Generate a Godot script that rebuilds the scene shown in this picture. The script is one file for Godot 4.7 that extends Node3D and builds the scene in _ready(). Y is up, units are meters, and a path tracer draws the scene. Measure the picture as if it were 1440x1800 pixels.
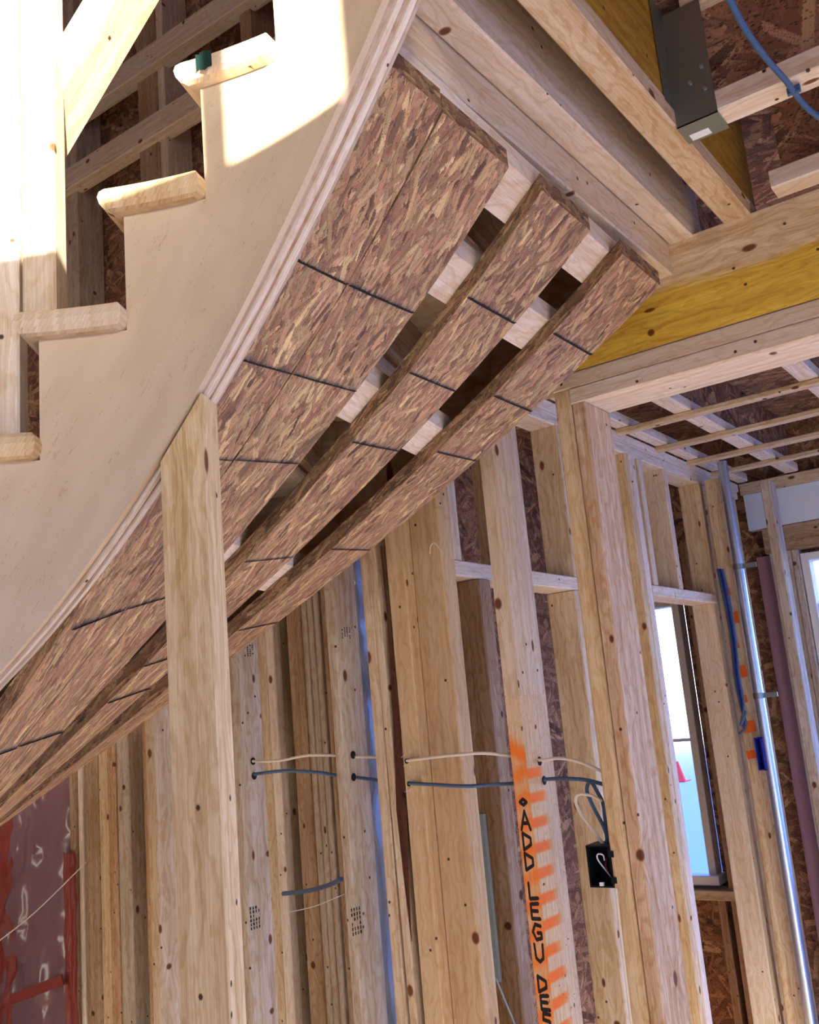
extends Node3D

# ---------------------------------------------------------------- camera numbers (solved from the photograph's vanishing points)
const FOCAL := 1720.0
const EYE := Vector3(0, 1.6, 0)
var cam_right := Vector3.ZERO
var cam_up := Vector3.ZERO
var cam_fwd := Vector3.ZERO

# the stair: a helix round a vertical axis
const AX := -0.5643
const AZ := -0.0907
const SOFFIT_Y := 2.3947
const SOFFIT_K := 1.0548
const R_IN := 0.71
const STEP_T := 0.1535
const STEP_Y := 0.151

var rng := RandomNumberGenerator.new()
var M := {}
var used := {}
var wood_bytes: Array = []

# ---------------------------------------------------------------- mesh building
class MB:
	var v := PackedVector3Array()
	var n := PackedVector3Array()
	var uv := PackedVector2Array()
	var ix := PackedInt32Array()
	func tri(a: Vector3, b: Vector3, c: Vector3, na: Vector3, nb: Vector3, nc: Vector3, ua: Vector2, ub: Vector2, uc: Vector2) -> void:
		var k := v.size()
		v.append(a); v.append(b); v.append(c)
		n.append(na); n.append(nb); n.append(nc)
		uv.append(ua); uv.append(ub); uv.append(uc)
		if (b - a).cross(c - a).dot(na + nb + nc) > 0.0:
			ix.append(k); ix.append(k + 2); ix.append(k + 1)
		else:
			ix.append(k); ix.append(k + 1); ix.append(k + 2)
	func quad(a: Vector3, b: Vector3, c: Vector3, d: Vector3, out: Vector3, ua: Vector2, ub: Vector2, uc: Vector2, ud: Vector2) -> void:
		var g := (c - a).cross(d - b)
		if g.length() < 1e-12:
			return
		g = g.normalized()
		if g.dot(out) < 0.0:
			g = -g
		tri(a, b, c, g, g, g, ua, ub, uc)
		tri(a, c, d, g, g, g, ua, uc, ud)
	func quad_s(a: Vector3, b: Vector3, c: Vector3, d: Vector3, na: Vector3, nb: Vector3, nc: Vector3, nd: Vector3, ua: Vector2, ub: Vector2, uc: Vector2, ud: Vector2) -> void:
		tri(a, b, c, na, nb, nc, ua, ub, uc)
		tri(a, c, d, na, nc, nd, ua, uc, ud)

func world_of(p: Node3D) -> Vector3:
	var w := Vector3.ZERO
	var q: Node = p
	while q != self and q != null:
		w += (q as Node3D).position
		q = q.get_parent()
	return w

# commits one named mesh; its origin is the middle of its own base
func put(parent: Node3D, called: String, parts: Array) -> MeshInstance3D:
	var lo := Vector3(1e9, 1e9, 1e9)
	var hi := -lo
	for p in parts:
		var b: MB = p[0]
		for q in b.v:
			lo = lo.min(q); hi = hi.max(q)
	var base := Vector3((lo.x + hi.x) * 0.5, lo.y, (lo.z + hi.z) * 0.5)
	var am := ArrayMesh.new()
	for p in parts:
		var b: MB = p[0]
		if b.v.is_empty():
			continue
		var vv := PackedVector3Array()
		vv.resize(b.v.size())
		for i in b.v.size():
			vv[i] = b.v[i] - base
		var arr := []
		arr.resize(Mesh.ARRAY_MAX)
		arr[Mesh.ARRAY_VERTEX] = vv
		arr[Mesh.ARRAY_NORMAL] = b.n
		arr[Mesh.ARRAY_TEX_UV] = b.uv
		arr[Mesh.ARRAY_INDEX] = b.ix
		am.add_surface_from_arrays(Mesh.PRIMITIVE_TRIANGLES, arr)
		am.surface_set_material(am.get_surface_count() - 1, p[1])
	var o := MeshInstance3D.new()
	o.mesh = am
	o.name = called if parent != self else numbered(called)
	parent.add_child(o, true)
	o.position = base - world_of(parent)
	o.cast_shadow = GeometryInstance3D.SHADOW_CASTING_SETTING_ON
	return o

func numbered(called: String) -> String:
	if not used.has(called):
		used[called] = 0
		return called
	used[called] += 1
	return "%s_%03d" % [called, used[called]]

func thing(called: String, label: String, category: String, at: Vector3, group := "") -> Node3D:
	var o := Node3D.new()
	o.name = numbered(called)
	add_child(o)
	o.position = at
	o.set_meta("label", label)
	o.set_meta("category", category)
	if group:
		o.set_meta("group", group)
	return o

func tag(o: Node3D, label: String, category: String, group := "") -> Node3D:
	o.set_meta("label", label)
	o.set_meta("category", category)
	if group:
		o.set_meta("group", group)
	return o

func setting(called: String, label: String, at := Vector3.ZERO) -> Node3D:
	var o := Node3D.new()
	o.name = numbered(called)
	add_child(o)
	o.position = at
	o.set_meta("kind", "structure")
	o.set_meta("label", label)
	return o

func lab(o: Node3D, label: String) -> Node3D:
	o.set_meta("label", label)
	return o

# one length of lumber from a to b: w across "side", h the other way, eased edges, grain along its length
func lumber_mb(a: Vector3, b: Vector3, side: Vector3, w: float, h: float, ease := 0.003) -> MB:
	var m := MB.new()
	var d := (b - a).normalized()
	var s := (side - d * side.dot(d)).normalized()
	var t := d.cross(s).normalized()
	var L := a.distance_to(b)
	var e := minf(ease, minf(w, h) * 0.3)
	var pr := [Vector2(-w / 2 + e, -h / 2), Vector2(w / 2 - e, -h / 2), Vector2(w / 2, -h / 2 + e), Vector2(w / 2, h / 2 - e), Vector2(w / 2 - e, h / 2), Vector2(-w / 2 + e, h / 2), Vector2(-w / 2, h / 2 - e), Vector2(-w / 2, -h / 2 + e)]
	var u0 := rng.randf()
	var v0 := rng.randf()
	var q := 0.0
	for i in 8:
		var p0: Vector2 = pr[i]
		var p1: Vector2 = pr[(i + 1) % 8]
		var len := p0.distance_to(p1)
		var o0 := s * p0.x + t * p0.y
		var o1 := s * p1.x + t * p1.y
		m.quad(a + o0, a + o1, b + o1, b + o0, o0 + o1, Vector2(u0, v0 + q / 0.25), Vector2(u0, v0 + (q + len) / 0.25), Vector2(u0 + L / 2.0, v0 + (q + len) / 0.25), Vector2(u0 + L / 2.0, v0 + q / 0.25))
		q += len
	for end in 2:
		var c := a if end == 0 else b
		var nn := -d if end == 0 else d
		for i in range(1, 7):
			var k: Array = [pr[0], pr[i], pr[i + 1]]
			var pts := []
			var uvs := []
			for z in k:
				pts.append(c + s * z.x + t * z.y)
				uvs.append(Vector2(u0 + z.x / 0.6, v0 + z.y / 0.25))
			m.tri(pts[0], pts[1], pts[2], nn, nn, nn, uvs[0], uvs[1], uvs[2])
	return m

func lumber(parent: Node3D, called: String, a: Vector3, b: Vector3, side: Vector3, w: float, h: float, mat: Material, ease := 0.003) -> MeshInstance3D:
	return put(parent, called, [[lumber_mb(a, b, side, w, h, ease), mat]])

# an upright or level board given by its bounds; the grain runs along its longest side
func board(parent: Node3D, called: String, x0: float, x1: float, y0: float, y1: float, z0: float, z1: float, mat: Material, ease := 0.003) -> MeshInstance3D:
	var c := Vector3(x0 + x1, y0 + y1, z0 + z1) * 0.5
	var s := Vector3(absf(x1 - x0), absf(y1 - y0), absf(z1 - z0))
	if s.y >= s.x and s.y >= s.z:
		return lumber(parent, called, c - Vector3(0, s.y / 2, 0), c + Vector3(0, s.y / 2, 0), Vector3.RIGHT, s.x, s.z, mat, ease)
	if s.x >= s.z:
		return lumber(parent, called, c - Vector3(s.x / 2, 0, 0), c + Vector3(s.x / 2, 0, 0), Vector3.UP, s.y, s.z, mat, ease)
	return lumber(parent, called, c - Vector3(0, 0, s.z / 2), c + Vector3(0, 0, s.z / 2), Vector3.UP, s.y, s.x, mat, ease)

# a sheet of panel: world-scaled texture coordinates, "along" tells the strand direction
func sheet_mb(x0: float, x1: float, y0: float, y1: float, z0: float, z1: float, per := 1.1) -> MB:
	var m := MB.new()
	var lo := Vector3(minf(x0, x1), minf(y0, y1), minf(z0, z1))
	var hi := Vector3(maxf(x0, x1), maxf(y0, y1), maxf(z0, z1))
	for ax in 3:
		var b := (ax + 1) % 3
		var c := (ax + 2) % 3
		for sgn in 2:
			var nn := Vector3.ZERO
			nn[ax] = 1.0 if sgn else -1.0
			var pts := []
			var uvs := []
			for k in [[0, 0], [1, 0], [1, 1], [0, 1]]:
				var p := Vector3.ZERO
				p[ax] = hi[ax] if sgn else lo[ax]
				p[b] = hi[b] if k[0] else lo[b]
				p[c] = hi[c] if k[1] else lo[c]
				pts.append(p)
				var u := Vector2(p.x, p.z)
				if ax == 0: u = Vector2(p.z, p.y)
				if ax == 2: u = Vector2(p.x, p.y)
				uvs.append(u / per)
			m.quad(pts[0], pts[1], pts[2], pts[3], nn, uvs[0], uvs[1], uvs[2], uvs[3])
	return m

func sheet(parent: Node3D, called: String, x0: float, x1: float, y0: float, y1: float, z0: float, z1: float, mat: Material, per := 1.1) -> MeshInstance3D:
	return put(parent, called, [[sheet_mb(x0, x1, y0, y1, z0, z1, per), mat]])

func smooth_path(pts: Array, step := 6) -> Array:
	var out := []
	for i in pts.size() - 1:
		var p0: Vector3 = pts[maxi(i - 1, 0)]
		var p1: Vector3 = pts[i]
		var p2: Vector3 = pts[i + 1]
		var p3: Vector3 = pts[mini(i + 2, pts.size() - 1)]
		for k in step:
			out.append(p1.cubic_interpolate(p2, p0, p3, float(k) / step))
	out.append(pts[pts.size() - 1])
	return out

func tube_mb(pts: Array, r: float, sides := 8, flat := 1.0) -> MB:
	var m := MB.new()
	var rings := []
	var norms := []
	var ref := Vector3.UP
	for i in pts.size():
		var d: Vector3 = (pts[mini(i + 1, pts.size() - 1)] - pts[maxi(i - 1, 0)]).normalized()
		if absf(d.dot(ref)) > 0.95:
			ref = Vector3.RIGHT if absf(d.x) < 0.8 else Vector3.BACK
		var s := d.cross(ref).normalized()
		var t := s.cross(d).normalized()
		var ring := []
		var nr := []
		for k in sides:
			var a := TAU * k / sides
			var o := s * cos(a) * flat + t * sin(a)
			ring.append(pts[i] + o * r)
			nr.append(o.normalized())
		rings.append(ring); norms.append(nr)
		ref = t
	for i in pts.size() - 1:
		for k in sides:
			var j := (k + 1) % sides
			m.quad_s(rings[i][k], rings[i][j], rings[i + 1][j], rings[i + 1][k], norms[i][k], norms[i][j], norms[i + 1][j], norms[i + 1][k], Vector2(k, i), Vector2(k + 1, i), Vector2(k + 1, i + 1), Vector2(k, i + 1))
	for e in 2:
		var i := 0 if e == 0 else pts.size() - 1
		var nn: Vector3 = (pts[0] - pts[1]).normalized() if e == 0 else (pts[i] - pts[i - 1]).normalized()
		for k in range(1, sides - 1):
			m.tri(rings[i][0], rings[i][k], rings[i][k + 1], nn, nn, nn, Vector2.ZERO, Vector2.RIGHT, Vector2.ONE)
	return m

func cable(parent: Node3D, called: String, pts: Array, r: float, mat: Material, flat := 1.0) -> MeshInstance3D:
	return put(parent, called, [[tube_mb(smooth_path(pts), r, 8, flat), mat]])

# a flat stroke of pen or chalk just proud of a face: points, face normal, width
func stroke_mb(m: MB, pts: Array, nrm: Vector3, w: float, ragged := 0.0) -> void:
	for i in pts.size() - 1:
		var d: Vector3 = (pts[i + 1] - pts[i]).normalized()
		var s := d.cross(nrm).normalized()
		var w0 := w * (1.0 + rng.randf_range(-ragged, ragged))
		var w1 := w * (1.0 + rng.randf_range(-ragged, ragged))
		m.quad(pts[i] - s * w0 / 2, pts[i] + s * w0 / 2, pts[i + 1] + s * w1 / 2, pts[i + 1] - s * w1 / 2, nrm, Vector2.ZERO, Vector2.RIGHT, Vector2.ONE, Vector2.DOWN)

# ---------------------------------------------------------------- from a pixel to a point on a known plane
func ray(px: float, py: float) -> Vector3:
	return cam_fwd + cam_right * ((px - 720.0) / FOCAL) + cam_up * ((900.0 - py) / FOCAL)
func on_z(px: float, py: float, z: float) -> Vector3:
	var d := ray(px, py)
	return EYE + d * ((z - EYE.z) / d.z)
func on_x(px: float, py: float, x: float) -> Vector3:
	var d := ray(px, py)
	return EYE + d * ((x - EYE.x) / d.x)
func on_y(px: float, py: float, y: float) -> Vector3:
	var d := ray(px, py)
	return EYE + d * ((y - EYE.y) / d.y)

# ---------------------------------------------------------------- computed textures
func tex(w: int, h: int, bytes: PackedByteArray) -> ImageTexture:
	return ImageTexture.create_from_image(Image.create_from_data(w, h, false, Image.FORMAT_RGB8, bytes))

# sawn softwood, 2 m long and 0.25 m across: growth lines, broad streaks, knots
func wood_image(sd: int, knots: int, contrast: float) -> PackedByteArray:
	var W := 1024
	var H := 256
	var fine := FastNoiseLite.new()
	fine.seed = sd; fine.frequency = 1.0; fine.noise_type = FastNoiseLite.TYPE_SIMPLEX
	var r := RandomNumberGenerator.new()
	r.seed = sd
	var ks := []
	for k in knots:
		ks.append([r.randf() * W, r.randf() * H, r.randf_range(3.0, 8.0), r.randf_range(4.0, 9.0)])
	var out := PackedByteArray()
	out.resize(W * H * 3)
	var at := 0
	for y in H:
		# seamless across: blend with the row one period away
		for x in W:
			var yy := float(y)
			var kd := 0.0
			for k in ks:
				var dx: float = x - k[0]
				if absf(dx) > 60.0:
					continue
				var dy: float = y - k[1]
				var g := exp(-dx * dx / 500.0)
				yy += g * signf(dy) * k[3] * 1.5 * exp(-absf(dy) / 22.0)
				var e := sqrt(dx * dx / (k[2] * k[2] * 0.8) + dy * dy / (k[3] * k[3]))
				if e < 1.5:
					kd = maxf(kd, 1.0 - smoothstep(0.75, 1.4, e))
			var xm := float(mini(x, W - x)) * 2.0
			var wob := fine.get_noise_2d(xm * 0.004, yy * 0.012 + 40.0)
			var line := sin((yy * 0.22 + wob * 9.0))
			var line2 := fine.get_noise_2d(xm * 0.003, yy * 0.35)
			var broad := fine.get_noise_2d(xm * 0.0015 + 90.0, yy * 0.03)
			var grit := fine.get_noise_2d(xm * 0.05, yy * 0.9 + 300.0)
			var d := contrast * (0.10 * maxf(line, 0.0) + 0.10 * line2 + 0.12 * broad + 0.05 * grit + 0.05)
			d = clampf(d, -0.12, 0.5)
			var cr := 1.0 - d * 0.55
			var cg := 1.0 - d * 0.85
			var cb := 1.0 - d * 1.25
			cr = lerpf(cr, 0.50, kd); cg = lerpf(cg, 0.33, kd); cb = lerpf(cb, 0.22, kd)
			out[at] = int(clampf(cr * 238.0, 0, 255)); out[at + 1] = int(clampf(cg * 238.0, 0, 255)); out[at + 2] = int(clampf(cb * 238.0, 0, 255))
			at += 3
	# nail holes and pin marks
	for q in 16:
		var nx := r.randi() % W
		var ny := r.randi() % H
		for dy in range(-3, 4):
			for dx in range(-2, 3):
				if dx * dx * 3 + dy * dy <= 10:
					var p := (posmod(ny + dy, H) * W + posmod(nx + dx, W)) * 3
					out[p] = 84; out[p + 1] = 62; out[p + 2] = 48
	return out

# pressed strand board: thousands of wood flakes laid over one another, mostly lengthwise
func strand_image(S: int, sd: int, count: int, spread: float) -> PackedByteArray:
	var r := RandomNumberGenerator.new()
	r.seed = sd
	var out := PackedByteArray()
	out.resize(S * S * 3)
	for i in S * S:
		out[i * 3] = 150; out[i * 3 + 1] = 110; out[i * 3 + 2] = 88
	var tones := [[202, 162, 130], [186, 142, 114], [214, 180, 140], [172, 128, 106], [194, 152, 126], [226, 196, 154], [162, 120, 98], [204, 166, 140], [182, 140, 114], [208, 170, 132]]
	for f in count:
		var big := 1.0 - 0.80 * float(f) / count
		var L := int(r.randf_range(22, 96) * (0.35 + 0.65 * big)) + 6
		var Wd := int(r.randf_range(3, 20) * (0.22 + 0.78 * big)) + 2
		var a := r.randfn(0.0, spread)
		var ca := cos(a)
		var sa := sin(a)
		var cx := r.randf() * S
		var cy := r.randf() * S
		var tn: Array = tones[r.randi() % tones.size()]
		var k := r.randf_range(0.82, 1.1)
		if r.randf() < 0.08:
			k = r.randf_range(0.58, 0.76)
		var taper := r.randf_range(0.0, 0.6)
		for j in Wd:
			var st := k * r.randf_range(0.93, 1.05)
			if j == 0:
				st *= 0.72
			var cr := int(clampf(tn[0] * st, 0, 255))
			var cg := int(clampf(tn[1] * st, 0, 255))
			var cb := int(clampf(tn[2] * st, 0, 255))
			var i0 := int(r.randf() * 6 + taper * absf(j - Wd * 0.5) * 1.5)
			var i1 := L - int(r.randf() * 6 + taper * absf(j - Wd * 0.5) * 1.5)
			for i in range(i0, i1):
				var x := int(cx + i * ca - j * sa)
				var y := int(cy + i * sa + j * ca)
				var p := (posmod(y, S) * S + posmod(x, S)) * 3
				out[p] = cr; out[p + 1] = cg; out[p + 2] = cb
	for f in 9000:
		var p := (r.randi() % S) * S + (r.randi() % S)
		var dk := r.randf_range(0.4, 0.75)
		for q in r.randi() % 3 + 1:
			var o := ((p + q) % (S * S)) * 3
			out[o] = int(out[o] * dk); out[o + 1] = int(out[o + 1] * dk); out[o + 2] = int(out[o + 2] * dk)
	return out

# birch veneer of the stringer: nearly plain with thin darker flecks
func veneer_image() -> PackedByteArray:
	var W := 512
	var H := 512
	var nz := FastNoiseLite.new()
	nz.seed = 5; nz.frequency = 1.0; nz.noise_type = FastNoiseLite.TYPE_SIMPLEX
	var out := PackedByteArray()
	out.resize(W * H * 3)
	var at := 0
	for y in H:
		for x in W:
			var b := nz.get_noise_2d(x * 0.006, y * 0.018)
			var fl := nz.get_noise_2d(x * 0.010 + 70.0, y * 0.11)
			var ft := nz.get_noise_2d(x * 0.008 + 300.0, y * 0.05)
			var line := 1.0 - smoothstep(0.0, 0.05, absf(fl - 0.25) + maxf(0.0, 0.25 - ft) * 0.4)
			var d := 0.035 * b + 0.11 * line + 0.015 * nz.get_noise_2d(x * 0.4, y * 0.4)
			out[at] = int(clampf((1.0 - d * 0.9) * 243.0, 0, 255)); out[at + 1] = int(clampf((1.0 - d * 1.1) * 241.0, 0, 255)); out[at + 2] = int(clampf((1.0 - d * 1.4) * 238.0, 0, 255))
			at += 3
	return out

func mat(albedo: Color, rough := 0.75, t: Texture2D = null) -> StandardMaterial3D:
	var m := StandardMaterial3D.new()
	m.albedo_color = albedo
	m.roughness = rough
	m.metallic_specular = 0.35
	if t:
		m.albedo_texture = t
	return m

func make_materials() -> void:
	var woods := []
	for k in 3:
		var by := wood_image(11 + k * 7, [6, 11, 4][k], [0.8, 1.1, 1.4][k])
		wood_bytes.append(by)
		woods.append(tex(1024, 256, by))
	M.spruce = [mat(Color(0.90, 0.81, 0.68), 0.72, woods[0]), mat(Color(0.88, 0.78, 0.63), 0.72, woods[1]), mat(Color(0.93, 0.85, 0.74), 0.72, woods[0])]
	M.pine = [mat(Color(0.90, 0.78, 0.59), 0.68, woods[1]), mat(Color(0.86, 0.73, 0.54), 0.68, woods[0])]
	M.post = mat(Color(0.93, 0.81, 0.60), 0.68, woods[1])
	M.jamb = mat(Color(0.85, 0.72, 0.57), 0.7, woods[2])
	M.fir = mat(Color(0.82, 0.66, 0.49), 0.7, woods[2])
	M.rough = mat(Color(0.72, 0.60, 0.46), 0.8, woods[2])
	M.pale = mat(Color(0.95, 0.87, 0.76), 0.75, woods[0])
	M.grey = mat(Color(0.80, 0.73, 0.63), 0.8, woods[1])
	M.bark = mat(Color(0.36, 0.21, 0.13), 0.9, woods[2])
	M.lvl = mat(Color(0.72, 0.55, 0.20), 0.6, woods[2])
	var osb := tex(1024, 1024, strand_image(1024, 3, 15000, 0.36))
	M.osb = mat(Color(0.90, 0.88, 0.79), 0.75, osb)
	M.osb_wall = mat(Color(0.84, 0.77, 0.70), 0.8, tex(512, 512, strand_image(512, 8, 1500, 0.9)))
	M.osb_edge = mat(Color(0.76, 0.73, 0.62), 0.85, osb)
	M.veneer = mat(Color(0.83, 0.735, 0.60), 0.55, tex(512, 512, veneer_image()))
	M.ply = [mat(Color(0.80, 0.71, 0.61), 0.75, woods[0]), mat(Color(0.92, 0.85, 0.76), 0.75, woods[0]), mat(Color(0.80, 0.70, 0.60), 0.75, woods[2]), mat(Color(0.94, 0.88, 0.79), 0.75, woods[0])]
	M.floor_ply = mat(Color(0.93, 0.87, 0.77), 0.7, woods[0])
	M.chalk = mat(Color(0.13, 0.13, 0.14), 0.95)
	M.ink = mat(Color(0.10, 0.09, 0.10), 0.9)
	M.steel = mat(Color(0.55, 0.58, 0.55), 0.38); M.steel.metallic = 0.85
	M.zinc = mat(Color(0.72, 0.76, 0.80), 0.3); M.zinc.metallic = 0.9
	M.white_jacket = mat(Color(0.86, 0.80, 0.70), 0.5)
	M.blue_jacket = mat(Color(0.27, 0.36, 0.45), 0.45)
	M.bright_blue = mat(Color(0.26, 0.37, 0.50), 0.45)
	M.black = mat(Color(0.05, 0.055, 0.075), 0.45)
	M.blue_box = mat(Color(0.10, 0.16, 0.55), 0.4)
	M.copper_red = mat(Color(0.5, 0.10, 0.10), 0.5)
	M.white = mat(Color(0.9, 0.9, 0.89), 0.6)
	M.label = mat(Color(0.88, 0.88, 0.86), 0.6)
	M.wrap = mat(Color(0.84, 0.86, 0.84), 0.6)
	M.barrier = mat(Color(0.86, 0.83, 0.80), 0.5)
	M.frame = mat(Color(0.88, 0.86, 0.80), 0.5)
	M.ground = mat(Color(0.74, 0.70, 0.64), 0.9)
	M.siding = mat(Color(0.88, 0.90, 0.92), 0.7)
	M.red = mat(Color(0.85, 0.10, 0.08), 0.5)
	M.tape = mat(Color(0.52, 0.19, 0.13), 0.35)
	M.pink = mat(Color(0.46, 0.30, 0.30), 0.8)
	M.pink.clearcoat_enabled = true; M.pink.clearcoat = 1.0; M.pink.clearcoat_roughness = 0.18
	M.poly = mat(Color(0.52, 0.58, 0.68), 0.25)
	M.poly.clearcoat_enabled = true; M.poly.clearcoat = 0.8; M.poly.clearcoat_roughness = 0.15
	M.glass = mat(Color(0.9, 0.95, 0.97, 0.08), 0.02)
	M.glass.transparency = BaseMaterial3D.TRANSPARENCY_ALPHA
	M.green_board = mat(Color(0.62, 0.68, 0.64), 0.85)
	M.insul = mat(Color(0.66, 0.50, 0.53), 0.95)

func pick(name_: String) -> Material:
	var a: Array = M[name_]
	return a[rng.randi() % a.size()]

# ---------------------------------------------------------------- main
func _ready() -> void:
	rng.seed = 20
	set_camera_and_light()
	make_materials()
	build_shell()
	build_stair()
	build_upper_framing()
	build_stair_wall()
	build_hall_wall()
	build_outer_wall()
	build_far_room()
	build_details()
	build_outside()

func set_camera_and_light() -> void:
	var yaw := deg_to_rad(-34.95)
	var pit := deg_to_rad(11.90)
	var rol := deg_to_rad(-5.08)
	cam_fwd = Vector3(sin(yaw) * cos(pit), sin(pit), -cos(yaw) * cos(pit))
	var r0 := Vector3(cos(yaw), 0, sin(yaw))
	var u0 := r0.cross(cam_fwd)
	cam_right = r0 * cos(rol) + u0 * sin(rol)
	cam_up = u0 * cos(rol) - r0 * sin(rol)
	var cam := Camera3D.new()
	cam.name = "camera"
	cam.transform = Transform3D(Basis(cam_right, cam_up, -cam_fwd), EYE)
	cam.fov = rad_to_deg(2.0 * atan(900.0 / FOCAL))
	cam.near = 0.02
	cam.far = 300.0
	add_child(cam)
	cam.current = true

	var sky_mat := ProceduralSkyMaterial.new()
	sky_mat.sky_top_color = Color(0.22, 0.43, 0.95)
	sky_mat.sky_horizon_color = Color(0.56, 0.74, 1.0)
	sky_mat.ground_bottom_color = Color(0.55, 0.52, 0.48)
	sky_mat.ground_horizon_color = Color(0.80, 0.82, 0.84)
	sky_mat.energy_multiplier = 13.0
	var sky := Sky.new()
	sky.sky_material = sky_mat
	var env := Environment.new()
	env.background_mode = Environment.BG_SKY
	env.sky = sky
	env.ambient_light_source = Environment.AMBIENT_SOURCE_DISABLED
	env.tonemap_mode = Environment.TONE_MAPPER_LINEAR
	env.tonemap_exposure = 0.68
	env.sdfgi_enabled = true
	env.ssao_enabled = true
	env.ssil_enabled = true
	var we := WorldEnvironment.new()
	we.name = "environment"
	we.environment = env
	add_child(we)

	var sun := DirectionalLight3D.new()
	sun.name = "sun"
	var s := Vector3(-1.0, -0.19, -0.8).normalized()
	sun.transform = Transform3D(Basis.looking_at(s, Vector3.UP), Vector3(6, 6, 6))
	sun.light_color = Color(1.0, 0.985, 0.955)
	sun.light_energy = 18.0
	sun.light_angular_distance = 0.25
	sun.shadow_enabled = true
	add_child(sun)

# walls with rectangular openings: spans along one axis, each opening [a0, a1, y0, y1]
func holed_wall(parent: Node3D, along_x: bool, plane0: float, plane1: float, a0: float, a1: float, y0: float, y1: float, holes: Array, m: Material) -> void:
	var cuts := [a0, a1]
	for h in holes:
		cuts.append(h[0]); cuts.append(h[1])
	cuts.sort()
	for i in cuts.size() - 1:
		var c0: float = cuts[i]
		var c1: float = cuts[i + 1]
		if c1 - c0 < 0.001:
			continue
		var ys := [[y0, y1]]
		for h in holes:
			if h[0] <= c0 + 0.001 and h[1] >= c1 - 0.001:
				var nx := []
				for s in ys:
					if h[2] > s[0]: nx.append([s[0], minf(h[2], s[1])])
					if h[3] < s[1]: nx.append([maxf(h[3], s[0]), s[1]])
				ys = nx
		for s in ys:
			if s[1] - s[0] > 0.001:
				if along_x:
					sheet(parent, "sheathing_panel", c0, c1, s[0], s[1], plane0, plane1, m)
				else:
					sheet(parent, "sheathing_panel", plane0, plane1, s[0], s[1], c0, c1, m)

func build_shell() -> void:
	var f := sheet(self, "floor", -4.45, 2.75, -0.3, 0.0, -4.7, 3.55, M.floor_ply)
	f.set_meta("kind", "structure"); lab(f, "pale plywood subfloor of the unfinished house")
	var rf := sheet(self, "ceiling", -4.45, 2.75, 5.2, 5.4, -4.7, 3.55, M.osb_wall)
	rf.set_meta("kind", "structure"); lab(rf, "strand board roof deck high over the open stairwell")
	var we := setting("wall_entry", "entry wall under pale vapour barrier with a wide opening", Vector3(0, 0, 3.4))
	holed_wall(we, true, 3.4, 3.52, -4.4, 2.72, 0.0, 5.2, [[0.2, 1.3, 0.0, 2.10]], M.barrier)
	var wr := setting("wall_right", "side wall under pale vapour barrier with a high window and low openings", Vector3(2.6, 0, 0))
	holed_wall(wr, false, 2.6, 2.72, -4.6, 3.4, 0.0, 5.2, [[1.76, 3.2, 2.915, 3.80], [-4.4, -1.9, 0.05, 2.45], [-1.0, 2.6, 0.0, 1.05]], M.barrier)
	var wl := setting("wall_left", "side wall under pale vapour barrier beyond the stair", Vector3(-4.3, 0, 0))
	holed_wall(wl, false, -4.42, -4.3, -2.66, 3.4, 0.0, 5.2, [], M.barrier)
	# the high window that lets the sun in: jambs and one mullion
	var w := setting("window_1", "high stairwell window with one narrow mullion", Vector3(2.62, 2.915, 2.4))
	board(w, "mullion", 2.64, 2.66, 2.915, 3.80, 1.958, 1.992, M.frame)
	board(w, "window_sill", 2.61, 2.70, 2.885, 2.915, 1.76, 3.2, M.frame)
	board(w, "window_head", 2.61, 2.70, 3.80, 3.83, 1.76, 3.2, M.frame)

# ---------------------------------------------------------------- the stair
func hx(r: float, th: float, y: float) -> Vector3:
	return Vector3(AX - r * sin(th), y, AZ - r * cos(th))
func soffit_y(th: float) -> float:
	return SOFFIT_Y - SOFFIT_K * th
func low_edge(th: float) -> float:
	if th > 0.72:
		return low_edge(0.72) - 0.90 * (th - 0.72)
	if th < -0.05:
		return low_edge(-0.05) - 1.0 * (th + 0.05)
	return 0.475 * th * th * th - 0.352 * th * th - 0.934 * th + 2.355
func tread_top(n: int) -> float:   # n = 1 is the topmost tread whose end shows
	return 2.420 - STEP_Y * (n - 1)
func tread_front(n: int) -> float:
	return 0.362 + STEP_T * (n - 1)
func riser_at(n: int) -> float:
	return tread_front(n) - 0.034

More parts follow.
